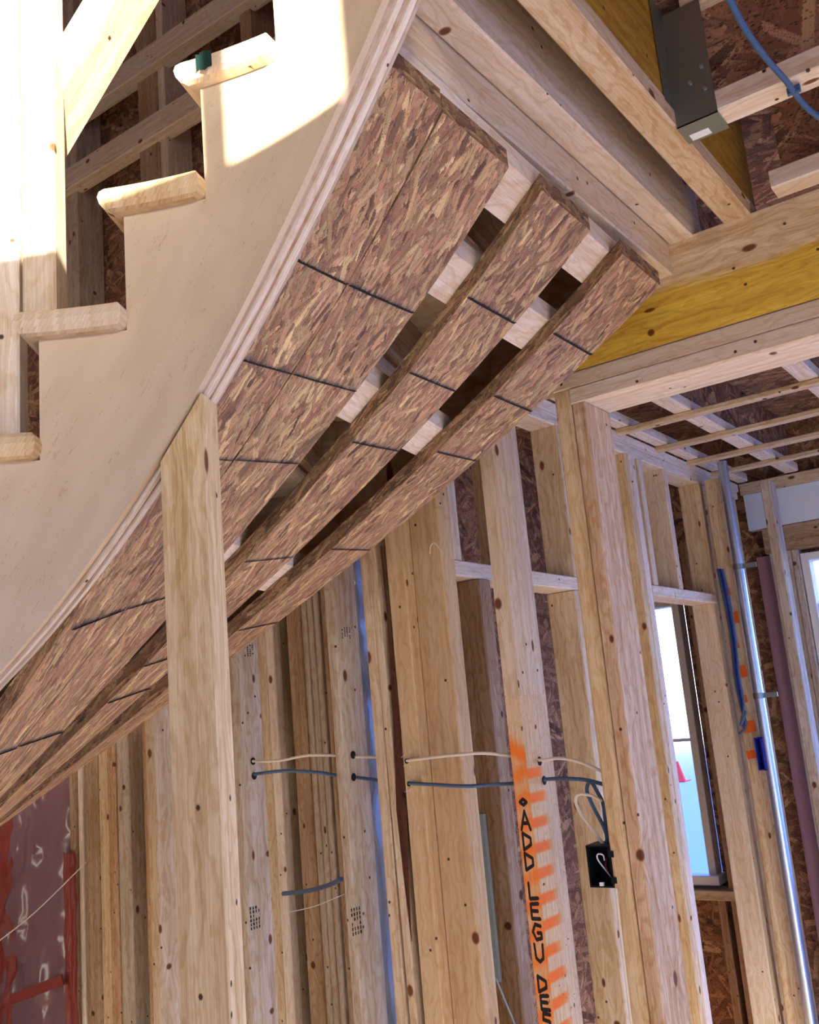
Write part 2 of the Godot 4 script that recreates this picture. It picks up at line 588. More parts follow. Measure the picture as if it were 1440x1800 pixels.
# a flat ring-shaped piece with rounded edges
func sector_mb(r0: float, r1: float, t0: float, t1: float, y1: float, thick: float) -> MB:
	var m := MB.new()
	var outline := []
	var seg := 8
	for i in seg + 1:
		outline.append([r0, lerpf(t0, t1, float(i) / seg)])
	for i in range(1, seg + 1):
		outline.append([lerpf(r0, r1, float(i) / seg), t1])
	for i in range(1, seg + 1):
		outline.append([r1, lerpf(t1, t0, float(i) / seg)])
	for i in range(1, seg):
		outline.append([lerpf(r1, r0, float(i) / seg), t0])
	var c := Vector2((r0 + r1) / 2, (t0 + t1) / 2)
	var n := outline.size()
	var rad := thick * 0.5
	var rings := []
	for k in 7:
		var a := -PI / 2 + PI * k / 6
		var ins := rad * (1.0 - cos(a)) * 0.8
		var ring := []
		for q in outline:
			var rr := clampf(q[0], r0 + ins, r1 - ins)
			var da := ins / maxf(q[0], 0.3)
			var tt := clampf(q[1], t0 + da, t1 - da)
			ring.append(hx(rr, tt, y1 - thick / 2 + rad * sin(a)))
		rings.append(ring)
	var mid := hx(c.x, c.y, y1 - thick / 2)
	for k in 6:
		for i in n:
			var j := (i + 1) % n
			var qa: Vector3 = rings[k][i]
			var o := (qa - mid)
			o.y = sin(-PI / 2 + PI * (k + 0.5) / 6) * 2.0
			m.quad(qa, rings[k][j], rings[k + 1][j], rings[k + 1][i], o, Vector2(outline[i][0] / 2, outline[i][1] * 3), Vector2(outline[j][0] / 2, outline[j][1] * 3), Vector2(outline[j][0] / 2, outline[j][1] * 3 + 0.02), Vector2(outline[i][0] / 2, outline[i][1] * 3 + 0.02))
	for e in 2:
		var ring: Array = rings[0] if e == 0 else rings[6]
		var nn := Vector3.DOWN if e == 0 else Vector3.UP
		var poly := PackedVector2Array()
		for p in ring:
			poly.append(Vector2(p.x, p.z))
		var ids := Geometry2D.triangulate_polygon(poly)
		for i in range(0, ids.size(), 3):
			m.tri(ring[ids[i]], ring[ids[i + 1]], ring[ids[i + 2]], nn, nn, nn, poly[ids[i]] * 0.8, poly[ids[i + 1]] * 0.8, poly[ids[i + 2]] * 0.8)
	return m

# one curved ply of the stringer from radius ra to rb; dy shifts its lower edge
func ply_mb(ra: float, rb: float, dy: float, per: float) -> MB:
	var m := MB.new()
	var first := -1
	var last := 17
	for n in range(first, last):
		var th0 := riser_at(n - 1) if n > first else -0.12
		var th1 := riser_at(n)
		var top := tread_top(n) - 0.032
		if n == first:
			top = 2.72
		var seg := 6
		for i in seg:
			var a := lerpf(th0, th1, float(i) / seg)
			var b := lerpf(th0, th1, float(i + 1) / seg)
			var la := maxf(low_edge(a) + dy, 0.0)
			var lb := maxf(low_edge(b) + dy, 0.0)
			if top < la + 0.01:
				continue
			var fa := Vector3(sin(a), 0, cos(a))
			var fb := Vector3(sin(b), 0, cos(b))
			for side in 2:
				var r := ra if side == 0 else rb
				var s := 1.0 if side == 0 else -1.0
				var ua := Vector2(a * 0.76 + la * 0.8, la * 1.2 - a * 0.76 * -1.1) / per
				m.quad_s(hx(r, a, la), hx(r, b, lb), hx(r, b, top), hx(r, a, top), fa * s, fb * s, fb * s, fa * s, uvp(a, la, per), uvp(b, lb, per), uvp(b, top, per), uvp(a, top, per))
			m.quad(hx(ra, a, la), hx(ra, b, lb), hx(rb, b, lb), hx(rb, a, la), Vector3.DOWN, Vector2(a * 0.9, ra * 4), Vector2(b * 0.9, ra * 4), Vector2(b * 0.9, rb * 4), Vector2(a * 0.9, rb * 4))
			m.quad(hx(ra, a, top), hx(ra, b, top), hx(rb, b, top), hx(rb, a, top), Vector3.UP, Vector2(a, ra), Vector2(b, ra), Vector2(b, rb), Vector2(a, rb))
		var below := tread_top(n + 1) - 0.032
		var tg := Vector3(-cos(th1), 0, sin(th1))
		m.quad(hx(ra, th1, below), hx(rb, th1, below), hx(rb, th1, top), hx(ra, th1, top), tg, Vector2(below, ra), Vector2(below, rb), Vector2(top, rb), Vector2(top, ra))
	return m

func uvp(th: float, y: float, per: float) -> Vector2:
	# grain runs down the slope of the stair
	var s := th * 0.76
	var c := 0.58
	var d := 0.81
	return Vector2(s * c - y * d, s * d + y * c) / per

func strip_mb(r0: float, r1: float, t0: float, t1: float, thick: float, jag: float) -> Array:
	var face := MB.new()
	var edge := MB.new()
	var seg := 110
	var u0 := rng.randf()
	var v0 := rng.randf()
	var nzr := func(i: int, k: float) -> float: return k * (sin(i * 12.9 + r0 * 50.0) * 0.5 + sin(i * 3.7 + r1 * 31.0) * 0.5)
	for i in seg:
		var a := lerpf(t0, t1, float(i) / seg)
		var b := lerpf(t0, t1, float(i + 1) / seg)
		var ya := soffit_y(a)
		var yb := soffit_y(b)
		var rm := (r0 + r1) / 2
		var j0: float = nzr.call(i, jag)
		var j1: float = nzr.call(i + 1, jag)
		var k0: float = nzr.call(i + 50, jag)
		var k1: float = nzr.call(i + 51, jag)
		var p := [hx(r0 + j0, a, ya), hx(r0 + j1, b, yb), hx(r1 + k1, b, yb), hx(r1 + k0, a, ya)]
		var len := sqrt(rm * rm + SOFFIT_K * SOFFIT_K)
		var ua := u0 + a * len / 1.1
		var ub := u0 + b * len / 1.1
		face.quad(p[0], p[1], p[2], p[3], Vector3.DOWN, Vector2(ua, v0 + r0 / 1.1), Vector2(ub, v0 + r0 / 1.1), Vector2(ub, v0 + r1 / 1.1), Vector2(ua, v0 + r1 / 1.1))
		var up := Vector3(0, thick, 0)
		edge.quad(p[0] + up, p[1] + up, p[2] + up, p[3] + up, Vector3.UP, Vector2(ua, 0), Vector2(ub, 0), Vector2(ub, 0.2), Vector2(ua, 0.2))
		var inw := Vector3(sin(a), 0, cos(a))
		edge.quad(p[0], p[1], p[1] + up, p[0] + up, inw, Vector2(ua, 0), Vector2(ub, 0), Vector2(ub, 0.03), Vector2(ua, 0.03))
		edge.quad(p[3], p[2], p[2] + up, p[3] + up, -inw, Vector2(ua, 0.5), Vector2(ub, 0.5), Vector2(ub, 0.53), Vector2(ua, 0.53))
		if i == 0:
			edge.quad(p[0], p[3], p[3] + up, p[0] + up, Vector3(cos(a), 0, -sin(a)), Vector2(0, 0), Vector2(0.2, 0), Vector2(0.2, 0.03), Vector2(0, 0.03))
		if i == seg - 1:
			edge.quad(p[1], p[2], p[2] + up, p[1] + up, Vector3(-cos(b), 0, sin(b)), Vector2(0, 0), Vector2(0.2, 0), Vector2(0.2, 0.03), Vector2(0, 0.03))
	return [[face, M.osb], [edge, M.osb_edge]]

func build_stair() -> void:
	var st := thing("curved_staircase", "unfinished curved wooden staircase with strand board soffit strips and laminated plywood stringer", "staircase", Vector3(AX - 1.2, 0, AZ - 0.6))
	# inner stringer: veneer face and five more plies, each lower edge a hair off the next
	var face := put(st, "stringer", [[ply_mb(R_IN, R_IN + 0.010, 0.0, 0.55), M.veneer]])
	lab(face, "pale birch plywood inner stringer cut to the treads")
	var offs := [0.004, -0.003, 0.002, -0.004, 0.001]
	for k in 5:
		put(face, "ply_layer", [[ply_mb(R_IN + 0.0104 + k * 0.0088, R_IN + 0.0190 + k * 0.0088, offs[k], 2.0), M.ply[k % 4]]])
	# treads and risers
	for n in range(0, 17):
		var back := riser_at(n - 1) - 0.004 if n > 0 else 0.105
		var t := put(st, "tread", [[sector_mb(0.687, 1.655, back, tread_front(n), tread_top(n), 0.032), M.spruce[0] if n % 2 else M.pine[0]]])
		if n == 1:
			var g := MB.new()
			var pts := []
			for q in 5:
				pts.append(hx(0.6865, 0.285 + q * 0.008, tread_top(1) - 0.014))
			stroke_mb(g, pts, Vector3(sin(0.30), 0, cos(0.30)), 0.022, 0.3)
			put(t, "paint_mark", [[g, mat(Color(0.06, 0.17, 0.14), 0.8)]])
		var th := riser_at(n) - 0.010 / 1.2
		var y0 := tread_top(n + 1) + 0.001
		var y1 := tread_top(n) - 0.033
		var pa := hx(R_IN + 0.062, th, (y0 + y1) / 2)
		var pb := hx(1.648, th, (y0 + y1) / 2)
		lumber(st, "riser", pa, pb, Vector3.UP, y1 - y0, 0.019, M.rough, 0.001)
	# outer stringer
	var om := MB.new()
	for i in 90:
		var a := lerpf(0.05, 2.2, i / 90.0)
		var b := lerpf(0.05, 2.2, (i + 1) / 90.0)
		for side in 2:
			var r := 1.657 if side == 0 else 1.674
			var s := 1.0 if side == 0 else -1.0
			var la := maxf(soffit_y(a) + 0.032, 0.0)
			var lb := maxf(soffit_y(b) + 0.032, 0.0)
			var ta := maxf(2.80 - 0.984 * a, la + 0.01)
			var tb := maxf(2.80 - 0.984 * b, lb + 0.01)
			om.quad(hx(r, a, la), hx(r, b, lb), hx(r, b, tb), hx(r, a, ta), Vector3(sin(a), 0, cos(a)) * s, Vector2(a, la), Vector2(b, lb), Vector2(b, tb), Vector2(a, ta))
			if side == 1:
				om.quad(hx(1.657, a, ta), hx(1.657, b, tb), hx(1.674, b, tb), hx(1.674, a, ta), Vector3.UP, Vector2(a, 0), Vector2(b, 0), Vector2(b, 0.02), Vector2(a, 0.02))
				om.quad(hx(1.657, a, la), hx(1.657, b, lb), hx(1.674, b, lb), hx(1.674, a, la), Vector3.DOWN, Vector2(a, 0), Vector2(b, 0), Vector2(b, 0.02), Vector2(a, 0.02))
	put(st, "outer_stringer", [[om, M.rough]])
	# ribs that carry the soffit strips
	for k in 14:
		var t0: float = [0.052, 0.152, 0.307, 0.523][k] if k < 4 else 0.523 + 0.16 * (k - 3)
		var ra := 0.80
		var rb := 1.645
		var ta := t0 + 0.012
		var tb := t0 - 0.018
		if k == 0:
			ta = 0.056; tb = 0.050
		var rm := MB.new()
		var v0 := rng.randf()
		for i in 12:
			var q := []
			for e in 2:
				var f := float(i + e) / 12
				var r := lerpf(ra, rb, f)
				var tc := lerpf(ta, tb, f)
				var hw := 0.036 / sqrt(r * r + SOFFIT_K * SOFFIT_K)
				for sg in [-1.0, 1.0]:
					var th: float = tc + sg * hw
					q.append(hx(r, th, soffit_y(th) + 0.030))
			var up := Vector3(0, 0.036, 0)
			var u := i * 0.034
			var dn := Vector3(-cos(t0), 0, sin(t0))
			rm.quad(q[0], q[1], q[3], q[2], Vector3.DOWN, Vector2(u, v0), Vector2(u, v0 + 0.28), Vector2(u + 0.034, v0 + 0.28), Vector2(u + 0.034, v0))
			rm.quad(q[0] + up, q[1] + up, q[3] + up, q[2] + up, Vector3.UP, Vector2(u, v0), Vector2(u, v0 + 0.28), Vector2(u + 0.034, v0 + 0.28), Vector2(u + 0.034, v0))
			rm.quad(q[0], q[2], q[2] + up, q[0] + up, -dn, Vector2(u, v0), Vector2(u + 0.034, v0), Vector2(u + 0.034, v0 + 0.14), Vector2(u, v0 + 0.14))
			rm.quad(q[1], q[3], q[3] + up, q[1] + up, dn, Vector2(u, v0), Vector2(u + 0.034, v0), Vector2(u + 0.034, v0 + 0.14), Vector2(u, v0 + 0.14))
		put(st, "soffit_rib", [[rm, M.pale]])
	# soffit strips
	var strips := [[0.756, 0.8985, 0.020], [0.9015, 1.081, 0.022], [1.178, 1.3546, 0.018], [1.4835, 1.669, 0.015]]
	var chalks := [
		[[0.217, 0.778, 0.206, 0.898], [0.324, 0.78, 0.308, 0.898], [0.428, 0.79, 0.410, 0.898], [0.62, 0.778, 0.587, 0.898], [0.755, 0.80, 0.745, 0.898]],
		[[0.205, 0.903, 0.188, 1.078], [0.307, 0.903, 0.285, 1.078], [0.408, 0.903, 0.378, 1.078], [0.586, 0.903, 0.545, 1.078], [0.744, 0.903, 0.728, 1.078]],
		[[0.142, 1.18, 0.133, 1.352], [0.237, 1.18, 0.224, 1.352], [0.329, 1.18, 0.309, 1.352], [0.495, 1.18, 0.467, 1.352], [0.64, 1.18, 0.61, 1.352], [0.69, 1.18, 0.665, 1.352]],
		[[0.116, 1.486, 0.109, 1.667], [0.203, 1.486, 0.192, 1.667], [0.286, 1.486, 0.269, 1.667], [0.438, 1.486, 0.417, 1.667], [0.569, 1.486, 0.542, 1.667]]]
	for k in 4:
		var s: Array = strips[k]
		var o := put(st, "soffit_strip", strip_mb(s[0], s[1], s[2], 2.15, 0.029, 0.0012))
		for c in chalks[k]:
			var cm := MB.new()
			var pts := []
			var cnt := int((c[3] - c[1]) / 0.006) + 2
			for i in cnt:
				var f := float(i) / (cnt - 1)
				var th := lerpf(c[0], c[2], f)
				pts.append(hx(lerpf(c[1], c[3], f), th, soffit_y(th) - 0.0012))
			stroke_mb(cm, pts, Vector3(0.0, -1.0, 0.0), 0.0085, 0.3)
			lab(put(o, "chalk_line", [[cm, M.chalk]]), "black marker line across the strip")
	# post under the inner stringer
	var thp := 0.394
	var ctr := hx(0.735, thp, 0)
	var tang := Vector3(cos(thp), 0, -sin(thp))
	var inward := Vector3(sin(thp), 0, cos(thp))
	var pm := MB.new()
	var w := 0.055
	var dep := 0.043
	var u0 := 0.33
	var cor := []
	for q in [[-1, -1], [1, -1], [1, 1], [-1, 1]]:
		cor.append(ctr + tang * (w / 2 * q[0]) + inward * (dep / 2 * -q[1]))
	var vv := [0.0, 0.3, 0.55, 0.85, 1.1]
	for i in 4:
		var a: Vector3 = cor[i]
		var b: Vector3 = cor[(i + 1) % 4]
		var ta := low_edge(atan2(AX - a.x, AZ - a.z)) - 0.006
		var tb := low_edge(atan2(AX - b.x, AZ - b.z)) - 0.006
		var mid := (a + b) / 2 - ctr
		pm.quad(a, b, Vector3(b.x, tb, b.z), Vector3(a.x, ta, a.z), mid, Vector2(u0, vv[i]), Vector2(u0, vv[i + 1]), Vector2(u0 + tb / 2, vv[i + 1]), Vector2(u0 + ta / 2, vv[i]))
	var tops := []
	for c in cor:
		tops.append(Vector3(c.x, low_edge(atan2(AX - c.x, AZ - c.z)) - 0.006, c.z))
	pm.quad(tops[0], tops[1], tops[2], tops[3], Vector3.UP, Vector2.ZERO, Vector2(0.1, 0), Vector2(0.1, 0.1), Vector2(0, 0.1))
	tag(put(self, "support_post", [[pm, M.post]]), "pale knotty post propping the curved stringer from below", "post")
	# temporary newel of two boards on the treads and the rail brace nailed to it
	var nw := thing("newel_post", "temporary sunlit newel post of two boards standing on the treads", "post", hx(0.775, 0.68, tread_top(4)))
	var nt := Vector3(cos(0.70), 0, -sin(0.70))
	var c1 := hx(0.778, 0.655, 0)
	lumber(nw, "post_board", Vector3(c1.x, tread_top(3), c1.z), Vector3(c1.x, 3.3, c1.z), nt, 0.042, 0.055, M.spruce[0])
	var c2 := hx(0.77, 0.716, 0)
	lumber(nw, "post_board", Vector3(c2.x, tread_top(4), c2.z), Vector3(c2.x, 3.3, c2.z), nt, 0.044, 0.038, M.pale)
	var ba := hx(0.845, 0.70, 2.43)
	var bb := hx(0.845, 0.38, 2.87)
	tag(lumber(self, "rail_brace", ba - (bb - ba) * 0.05, bb, inward, 0.075, 0.05, M.pine[1]), "sloping two-by-four rail nailed to the newel post", "rail")

# ---------------------------------------------------------------- beam, joists and hanger over the doorway
func build_upper_framing() -> void:
	# header over the opening: yellow beam on two flat plates
	var hb := thing("header_beam", "yellow stained timber header beam on two plates over the doorway", "beam", Vector3(0.4, 2.24, -1.96))
	var H := 256
	var W := 1024
	var src: PackedByteArray = wood_bytes[1]
	var by := PackedByteArray()
	by.resize(W * H * 3)
	var nz := FastNoiseLite.new()
	nz.seed = 77; nz.frequency = 1.0
	for y in H:
		for x in W:
			var p := (y * W + x) * 3
			var k := float(y) / H + 0.09 * nz.get_noise_2d(x * 0.006, y * 0.012) + 0.05 * nz.get_noise_2d(x * 0.02, y * 0.15) - x * 0.00005
			var f := smoothstep(0.40, 0.52, k)
			by[p] = int(src[p] * lerpf(0.96, 0.97, f)); by[p + 1] = int(src[p + 1] * lerpf(0.85, 0.80, f)); by[p + 2] = int(src[p + 2] * lerpf(0.66, 0.30, f))
	var yel := mat(Color(1, 1, 1), 0.55, tex(W, H, by))
	var ym := MB.new()
	var x0 := -1.02
	var x1 := 1.6
	var y0 := 2.3135
	var y1 := 2.527
	ym.quad(Vector3(x0, y0, -1.9), Vector3(x1, y0, -1.9), Vector3(x1, y1, -1.9), Vector3(x0, y1, -1.9), Vector3.BACK, Vector2(0.0, 0.98), Vector2(1.31, 0.98), Vector2(1.31, 0.02), Vector2(0.0, 0.02))
	var rest := sheet_mb(x0, x1, y0, y1, -2.03, -1.9005, 1.0)
	put(hb, "yellow_beam", [[ym, yel], [rest, M.pine[1]]])
	board(hb, "plate", -0.912, 1.6, 2.2775, 2.3125, -2.03, -1.899, M.spruce[0])
	board(hb, "plate", -0.872, 1.6, 2.2405, 2.2770, -2.03, -1.898, M.spruce[2])
	# doorway post of two studs
	var dp := thing("doorway_post", "doubled stud post carrying the left end of the yellow header", "post", Vector3(-0.875, 0, -1.96))
	board(dp, "stud", -0.911, -0.8725, 0.0, 2.276, -2.03, -1.901, M.pine[0])
	board(dp, "stud", -0.8705, -0.8395, 0.0, 2.239, -2.03, -1.899, M.jamb)
	# wide lavender-lit side belongs to the outer stud
	# joists over the stairwell edge, running away from the eye
	tag(board(self, "trimmer_joist", -0.637, -0.607, 2.454, 2.60, -1.898, -0.92, M.spruce[0]), "lowest pale joist along the top ends of the soffit strips", "joist", "joists at the stairwell edge")
	tag(board(self, "trimmer_joist", -0.605, -0.553, 2.522, 2.764, -1.96, -0.92, M.spruce[2]), "pale joist with nail holes between the lowest joist and the dark gap", "joist", "joists at the stairwell edge")
	var lv := thing("laminated_beam", "yellow laminated beam with a pale plank nailed along its underside", "beam", Vector3(-0.462, 2.525, -1.3))
	board(lv, "plank", -0.4895, -0.434, 2.525, 2.563, -1.96, -0.92, M.spruce[1])
	board(lv, "beam_core", -0.4885, -0.436, 2.5635, 2.764, -1.96, -0.92, M.lvl)
	# floor joists running to the right
	for k in 2:
		var zc: float = [-1.526, -1.852][k]
		var xs: float = [-0.398, -0.372][k]
		var ij := thing("i_joist", ["wooden I-joist hung from the laminated beam by a steel hanger", "wooden I-joist lying just above the yellow header"][k], "joist", Vector3(0.6, 2.525, zc), "I-joists of the upper floor")
		board(ij, "bottom_flange", xs, 1.9, 2.525, 2.563, zc - 0.027, zc + 0.027, M.pale)
		board(ij, "top_flange", xs, 1.9, 2.727, 2.764, zc - 0.027, zc + 0.027, M.spruce[0])
		sheet(ij, "web", xs + 0.02, 1.9, 2.56, 2.73, zc - 0.005, zc + 0.005, M.osb_wall)
	var more := setting("floor_framing", "upper floor joists continuing overhead", Vector3(1.0, 2.525, -1.2))
	board(more, "bottom_flange", -0.398, 1.9, 2.525, 2.563, -0.92, -0.866, M.pale)
	sheet(more, "web", -0.39, 1.9, 2.56, 2.764, -0.898, -0.888, M.osb_wall)
	# steel hanger
	var hg := thing("joist_hanger", "grey steel joist hanger with a white label on its seat", "hanger", Vector3(-0.41, 2.517, -1.526))
	sheet(hg, "back_plate", -0.4345, -0.4325, 2.555, 2.75, -1.60, -1.455, M.steel)
	sheet(hg, "side_plate", -0.434, -0.365, 2.521, 2.735, -1.4985, -1.4965, M.steel)
	sheet(hg, "side_plate", -0.434, -0.365, 2.521, 2.735, -1.5555, -1.5535, M.steel)
	sheet(hg, "seat", -0.434, -0.365, 2.5205, 2.5235, -1.5555, -1.4965, M.steel)
	sheet(hg, "label_sticker", -0.425, -0.392, 2.5195, 2.5204, -1.548, -1.528, M.label)
	for q in 3:
		var c := Vector3(-0.378 - (q % 2) * 0.022, 2.57 + q * 0.02, -1.496)
		put(hg, "nail", [[tube_mb([c, c + Vector3(0, 0, 0.004)], 0.0035, 6), M.zinc]])
	# subfloor of the upper storey
	var sf := setting("ceiling_upper_floor", "strand board subfloor seen from below between the joists", Vector3(0.6, 2.766, -2.6))
	sheet(sf, "subfloor_panel", -0.64, 2.6, 2.766, 2.785, -1.9, -0.86, M.osb_wall)
	sheet(sf, "subfloor_panel", -1.95, 2.6, 2.766, 2.785, -4.5, -1.902, M.osb_wall)

# ---------------------------------------------------------------- wall behind the stair (its face at z = -1.9)
func paint_strip(W: int, H: int, kind: int) -> ImageTexture:
	var src: PackedByteArray = wood_bytes[0]
	var by := PackedByteArray()
	by.resize(W * H * 3)
	var nz := FastNoiseLite.new()
	nz.seed = 9; nz.frequency = 1.0
	for y in H:
		for x in W:
			var sp := ((x * 2 % 256) * 1024 + (y % 1024)) * 3
			var c := Color(src[sp] / 255.0 * 0.92, src[sp + 1] / 255.0 * 0.80, src[sp + 2] / 255.0 * 0.64)
			var u := float(x) / W
			var v := float(y) / H
			var o := 0.0
			if kind == 0:
				o = smoothstep(0.155, 0.20, v) * (0.62 + 0.5 * sin(v * 88.0 + u * 2.0) * 0.6)
				o *= 0.85 + 0.3 * nz.get_noise_2d(x * 0.05, y * 0.01)
				o = maxf(o, (1.0 - smoothstep(0.0, 0.05, absf(v - 0.145 - u * 0.03))) * 0.9)
			else:
				var w := sin(v * 92.0)
				var reach := 0.62 + 0.12 * nz.get_noise_2d(3.0, v * 12.0)
				var cen := 0.5 + 0.5 * w
				o = smoothstep(0.42, 0.85, cen) * (1.0 - smoothstep(reach - 0.25, reach + 0.1, u)) * smoothstep(0.16, 0.19, v)
				o *= 0.95 - 0.35 * u + 0.2 * nz.get_noise_2d(x * 0.03, y * 0.03)
			o = clampf(o, 0.0, 0.95)
			c = c.lerp(Color(0.93, 0.43, 0.10), o)
			var p := (y * W + x) * 3
			by[p] = int(c.r * 255); by[p + 1] = int(c.g * 255); by[p + 2] = int(c.b * 255)
	if kind == 0:
		# stacked capital letters in black marker
		var F := {"O": [[0.5, 0.1, 0.2, 0.5], [0.2, 0.5, 0.5, 0.9], [0.5, 0.9, 0.8, 0.5], [0.8, 0.5, 0.5, 0.1]],
			"A": [[0.1, 1, 0.5, 0], [0.5, 0, 0.9, 1], [0.25, 0.65, 0.75, 0.65]], "D": [[0.15, 0, 0.15, 1], [0.15, 0, 0.8, 0.3], [0.8, 0.3, 0.8, 0.7], [0.8, 0.7, 0.15, 1]],
			"L": [[0.2, 0, 0.2, 1], [0.2, 1, 0.9, 0.95]], "E": [[0.85, 0.05, 0.2, 0.1], [0.2, 0.1, 0.2, 0.95], [0.2, 0.5, 0.75, 0.5], [0.2, 0.95, 0.9, 0.95]],
			"G": [[0.85, 0.15, 0.4, 0.05], [0.4, 0.05, 0.15, 0.5], [0.15, 0.5, 0.4, 0.95], [0.4, 0.95, 0.85, 0.85], [0.85, 0.85, 0.85, 0.55], [0.85, 0.55, 0.55, 0.55]],
			"U": [[0.15, 0, 0.2, 0.8], [0.2, 0.8, 0.5, 1.0], [0.5, 1.0, 0.8, 0.8], [0.8, 0.8, 0.85, 0.0]],
			"S": [[0.85, 0.1, 0.3, 0.05], [0.3, 0.05, 0.25, 0.45], [0.25, 0.45, 0.8, 0.55], [0.8, 0.55, 0.75, 0.95], [0.75, 0.95, 0.15, 0.9]],
			"K": [[0.2, 0, 0.2, 1], [0.85, 0, 0.2, 0.55], [0.3, 0.5, 0.9, 1]]}
		var rows := [["O", 0.290, 0.020], ["A", 0.325, 0.050], ["D", 0.385, 0.045], ["D", 0.440, 0.045], ["L", 0.520, 0.042], ["E", 0.572, 0.045], ["G", 0.627, 0.045], ["U", 0.682, 0.045], ["D", 0.765, 0.04], ["E", 0.812, 0.04], ["S", 0.858, 0.04], ["K", 0.904, 0.04], ["L", 0.96, 0.035]]
		for q in rows:
			for s in F[q[0]]:
				for i in 40:
					var f := i / 39.0
					var cx := (0.12 + 0.76 * lerpf(s[0], s[2], f)) * W
					var cy: float = (q[1] + q[2] * lerpf(s[1], s[3], f)) * H
					for dy in range(-5, 6):
						for dx in range(-4, 5):
							if dx * dx * 1.5 + dy * dy > 26:
								continue
							var X := int(cx + dx)
							var Y := int(cy + dy)
							if X >= 0 and X < W and Y >= 0 and Y < H:
								var p := (Y * W + X) * 3
								by[p] = 32; by[p + 1] = 24; by[p + 2] = 22
	return tex(W, H, by)

func build_stair_wall() -> void:
	var w := setting("wall_stair", "open stud wall behind the staircase", Vector3(-1.6, 0, -1.95))
	var f := -1.9
	# plates
	board(w, "bottom_plate", -4.2, -0.915, 0.0, 0.038, -1.99, f, M.spruce[0])
	# studs (x0, x1, top, depth)
	lab(board(w, "stud", -1.974, -1.947, 0.038, 2.30, -1.992, f, M.grey), "grey stud with two drilled cable holes and a grade stamp")
	lab(board(w, "stud", -1.617, -1.588, 0.038, 2.30, -1.996, f, M.grey), "grey stamped stud with two drilled cable holes beside the blue sheet")
	lab(board(w, "stud", -2.330, -2.292, 0.038, 2.0, -1.99, f, M.spruce[1]), "stud hidden behind the support post")
	# corner build-up
	lab(lumber(w, "stud", Vector3(-1.474, 0.038, -1.945), Vector3(-1.478, 2.30, -1.945), Vector3.RIGHT, 0.030, 0.09, M.spruce[1]), "stud with a long check in the corner cluster")
	lab(lumber(w, "stud", Vector3(-1.431, 0.038, -1.945), Vector3(-1.4575, 2.30, -1.945), Vector3.RIGHT, 0.022, 0.09, M.spruce[1]), "leaning stud with a bark edge in the corner cluster")
	var bk := MB.new()
	var left := [[668, 960], [680, 1080], [688, 1200], [692, 1280], [697, 1425], [705, 1500], [713, 1570], [723, 1655]]
	var right := [[672, 960], [684, 1080], [698, 1200], [705, 1280], [715, 1425], [718, 1500], [720, 1570], [724, 1655]]
	for q in 7:
		bk.quad(on_z(left[q][0], left[q][1], -1.8990), on_z(right[q][0], right[q][1], -1.8990), on_z(right[q + 1][0], right[q + 1][1], -1.8990), on_z(left[q + 1][0], left[q + 1][1], -1.8990), Vector3.BACK, Vector2(q * 0.1, 0), Vector2(q * 0.1, 0.1), Vector2(q * 0.1 + 0.1, 0.1), Vector2(q * 0.1 + 0.1, 0))
	lab(put(w, "bark_edge", [[bk, M.bark]]), "strip of dark bark left along the edge of the leaning stud")
	board(w, "backing_stud", -1.46, -1.40, 0.038, 2.30, -2.00, -1.96, M.bark)
	lab(lumber(w, "stud", Vector3(-1.3845, 0.038, -1.945), Vector3(-1.3845, 2.36, -1.945), Vector3.RIGHT, 0.053, 0.09, M.pine[1]), "warm brown stud from which both cables come out")
	# the painted stud
	var sx0 := -1.117
	var sx1 := -1.0805
	var zb := -2.022
	var ya := 0.88
	var yb := 1.63
	var top := 2.34
	var plain := MB.new()
	for seg in [[0.038, ya], [yb, top]]:
		plain.quad(Vector3(sx0, seg[0], f), Vector3(sx1, seg[0], f), Vector3(sx1, seg[1], f), Vector3(sx0, seg[1], f), Vector3.BACK, Vector2(seg[0] / 2, 0.2), Vector2(seg[0] / 2, 0.35), Vector2(seg[1] / 2, 0.35), Vector2(seg[1] / 2, 0.2))
		plain.quad(Vector3(sx1, seg[0], f), Vector3(sx1, seg[0], zb), Vector3(sx1, seg[1], zb), Vector3(sx1, seg[1], f), Vector3.RIGHT, Vector2(seg[0] / 2, 0.4), Vector2(seg[0] / 2, 0.9), Vector2(seg[1] / 2, 0.9), Vector2(seg[1] / 2, 0.4))
	plain.quad(Vector3(sx0, 0.038, f), Vector3(sx0, 0.038, zb), Vector3(sx0, top, zb), Vector3(sx0, top, f), Vector3.LEFT, Vector2(0, 0), Vector2(0, 0.4), Vector2(1.1, 0.4), Vector2(1.1, 0))
	plain.quad(Vector3(sx0, 0.038, zb), Vector3(sx1, 0.038, zb), Vector3(sx1, top, zb), Vector3(sx0, top, zb), Vector3.FORWARD, Vector2(0, 0), Vector2(0, 0.2), Vector2(1.1, 0.2), Vector2(1.1, 0))
	plain.quad(Vector3(sx0, top, f), Vector3(sx1, top, f), Vector3(sx1, top, zb), Vector3(sx0, top, zb), Vector3.UP, Vector2(0, 0), Vector2(0, 0.2), Vector2(0.1, 0.2), Vector2(0.1, 0))
	var pf := MB.new()
	pf.quad(Vector3(sx0, ya, f), Vector3(sx1, ya, f), Vector3(sx1, yb, f), Vector3(sx0, yb, f), Vector3.BACK, Vector2(0, 1), Vector2(1, 1), Vector2(1, 0), Vector2(0, 0))
	var ps := MB.new()
	ps.quad(Vector3(sx1, ya, f), Vector3(sx1, ya, zb), Vector3(sx1, yb, zb), Vector3(sx1, yb, f), Vector3.RIGHT, Vector2(0, 1), Vector2(1, 1), Vector2(1, 0), Vector2(0, 0))
	var m0 := mat(Color(1, 1, 1), 0.72, paint_strip(64, 1024, 0))
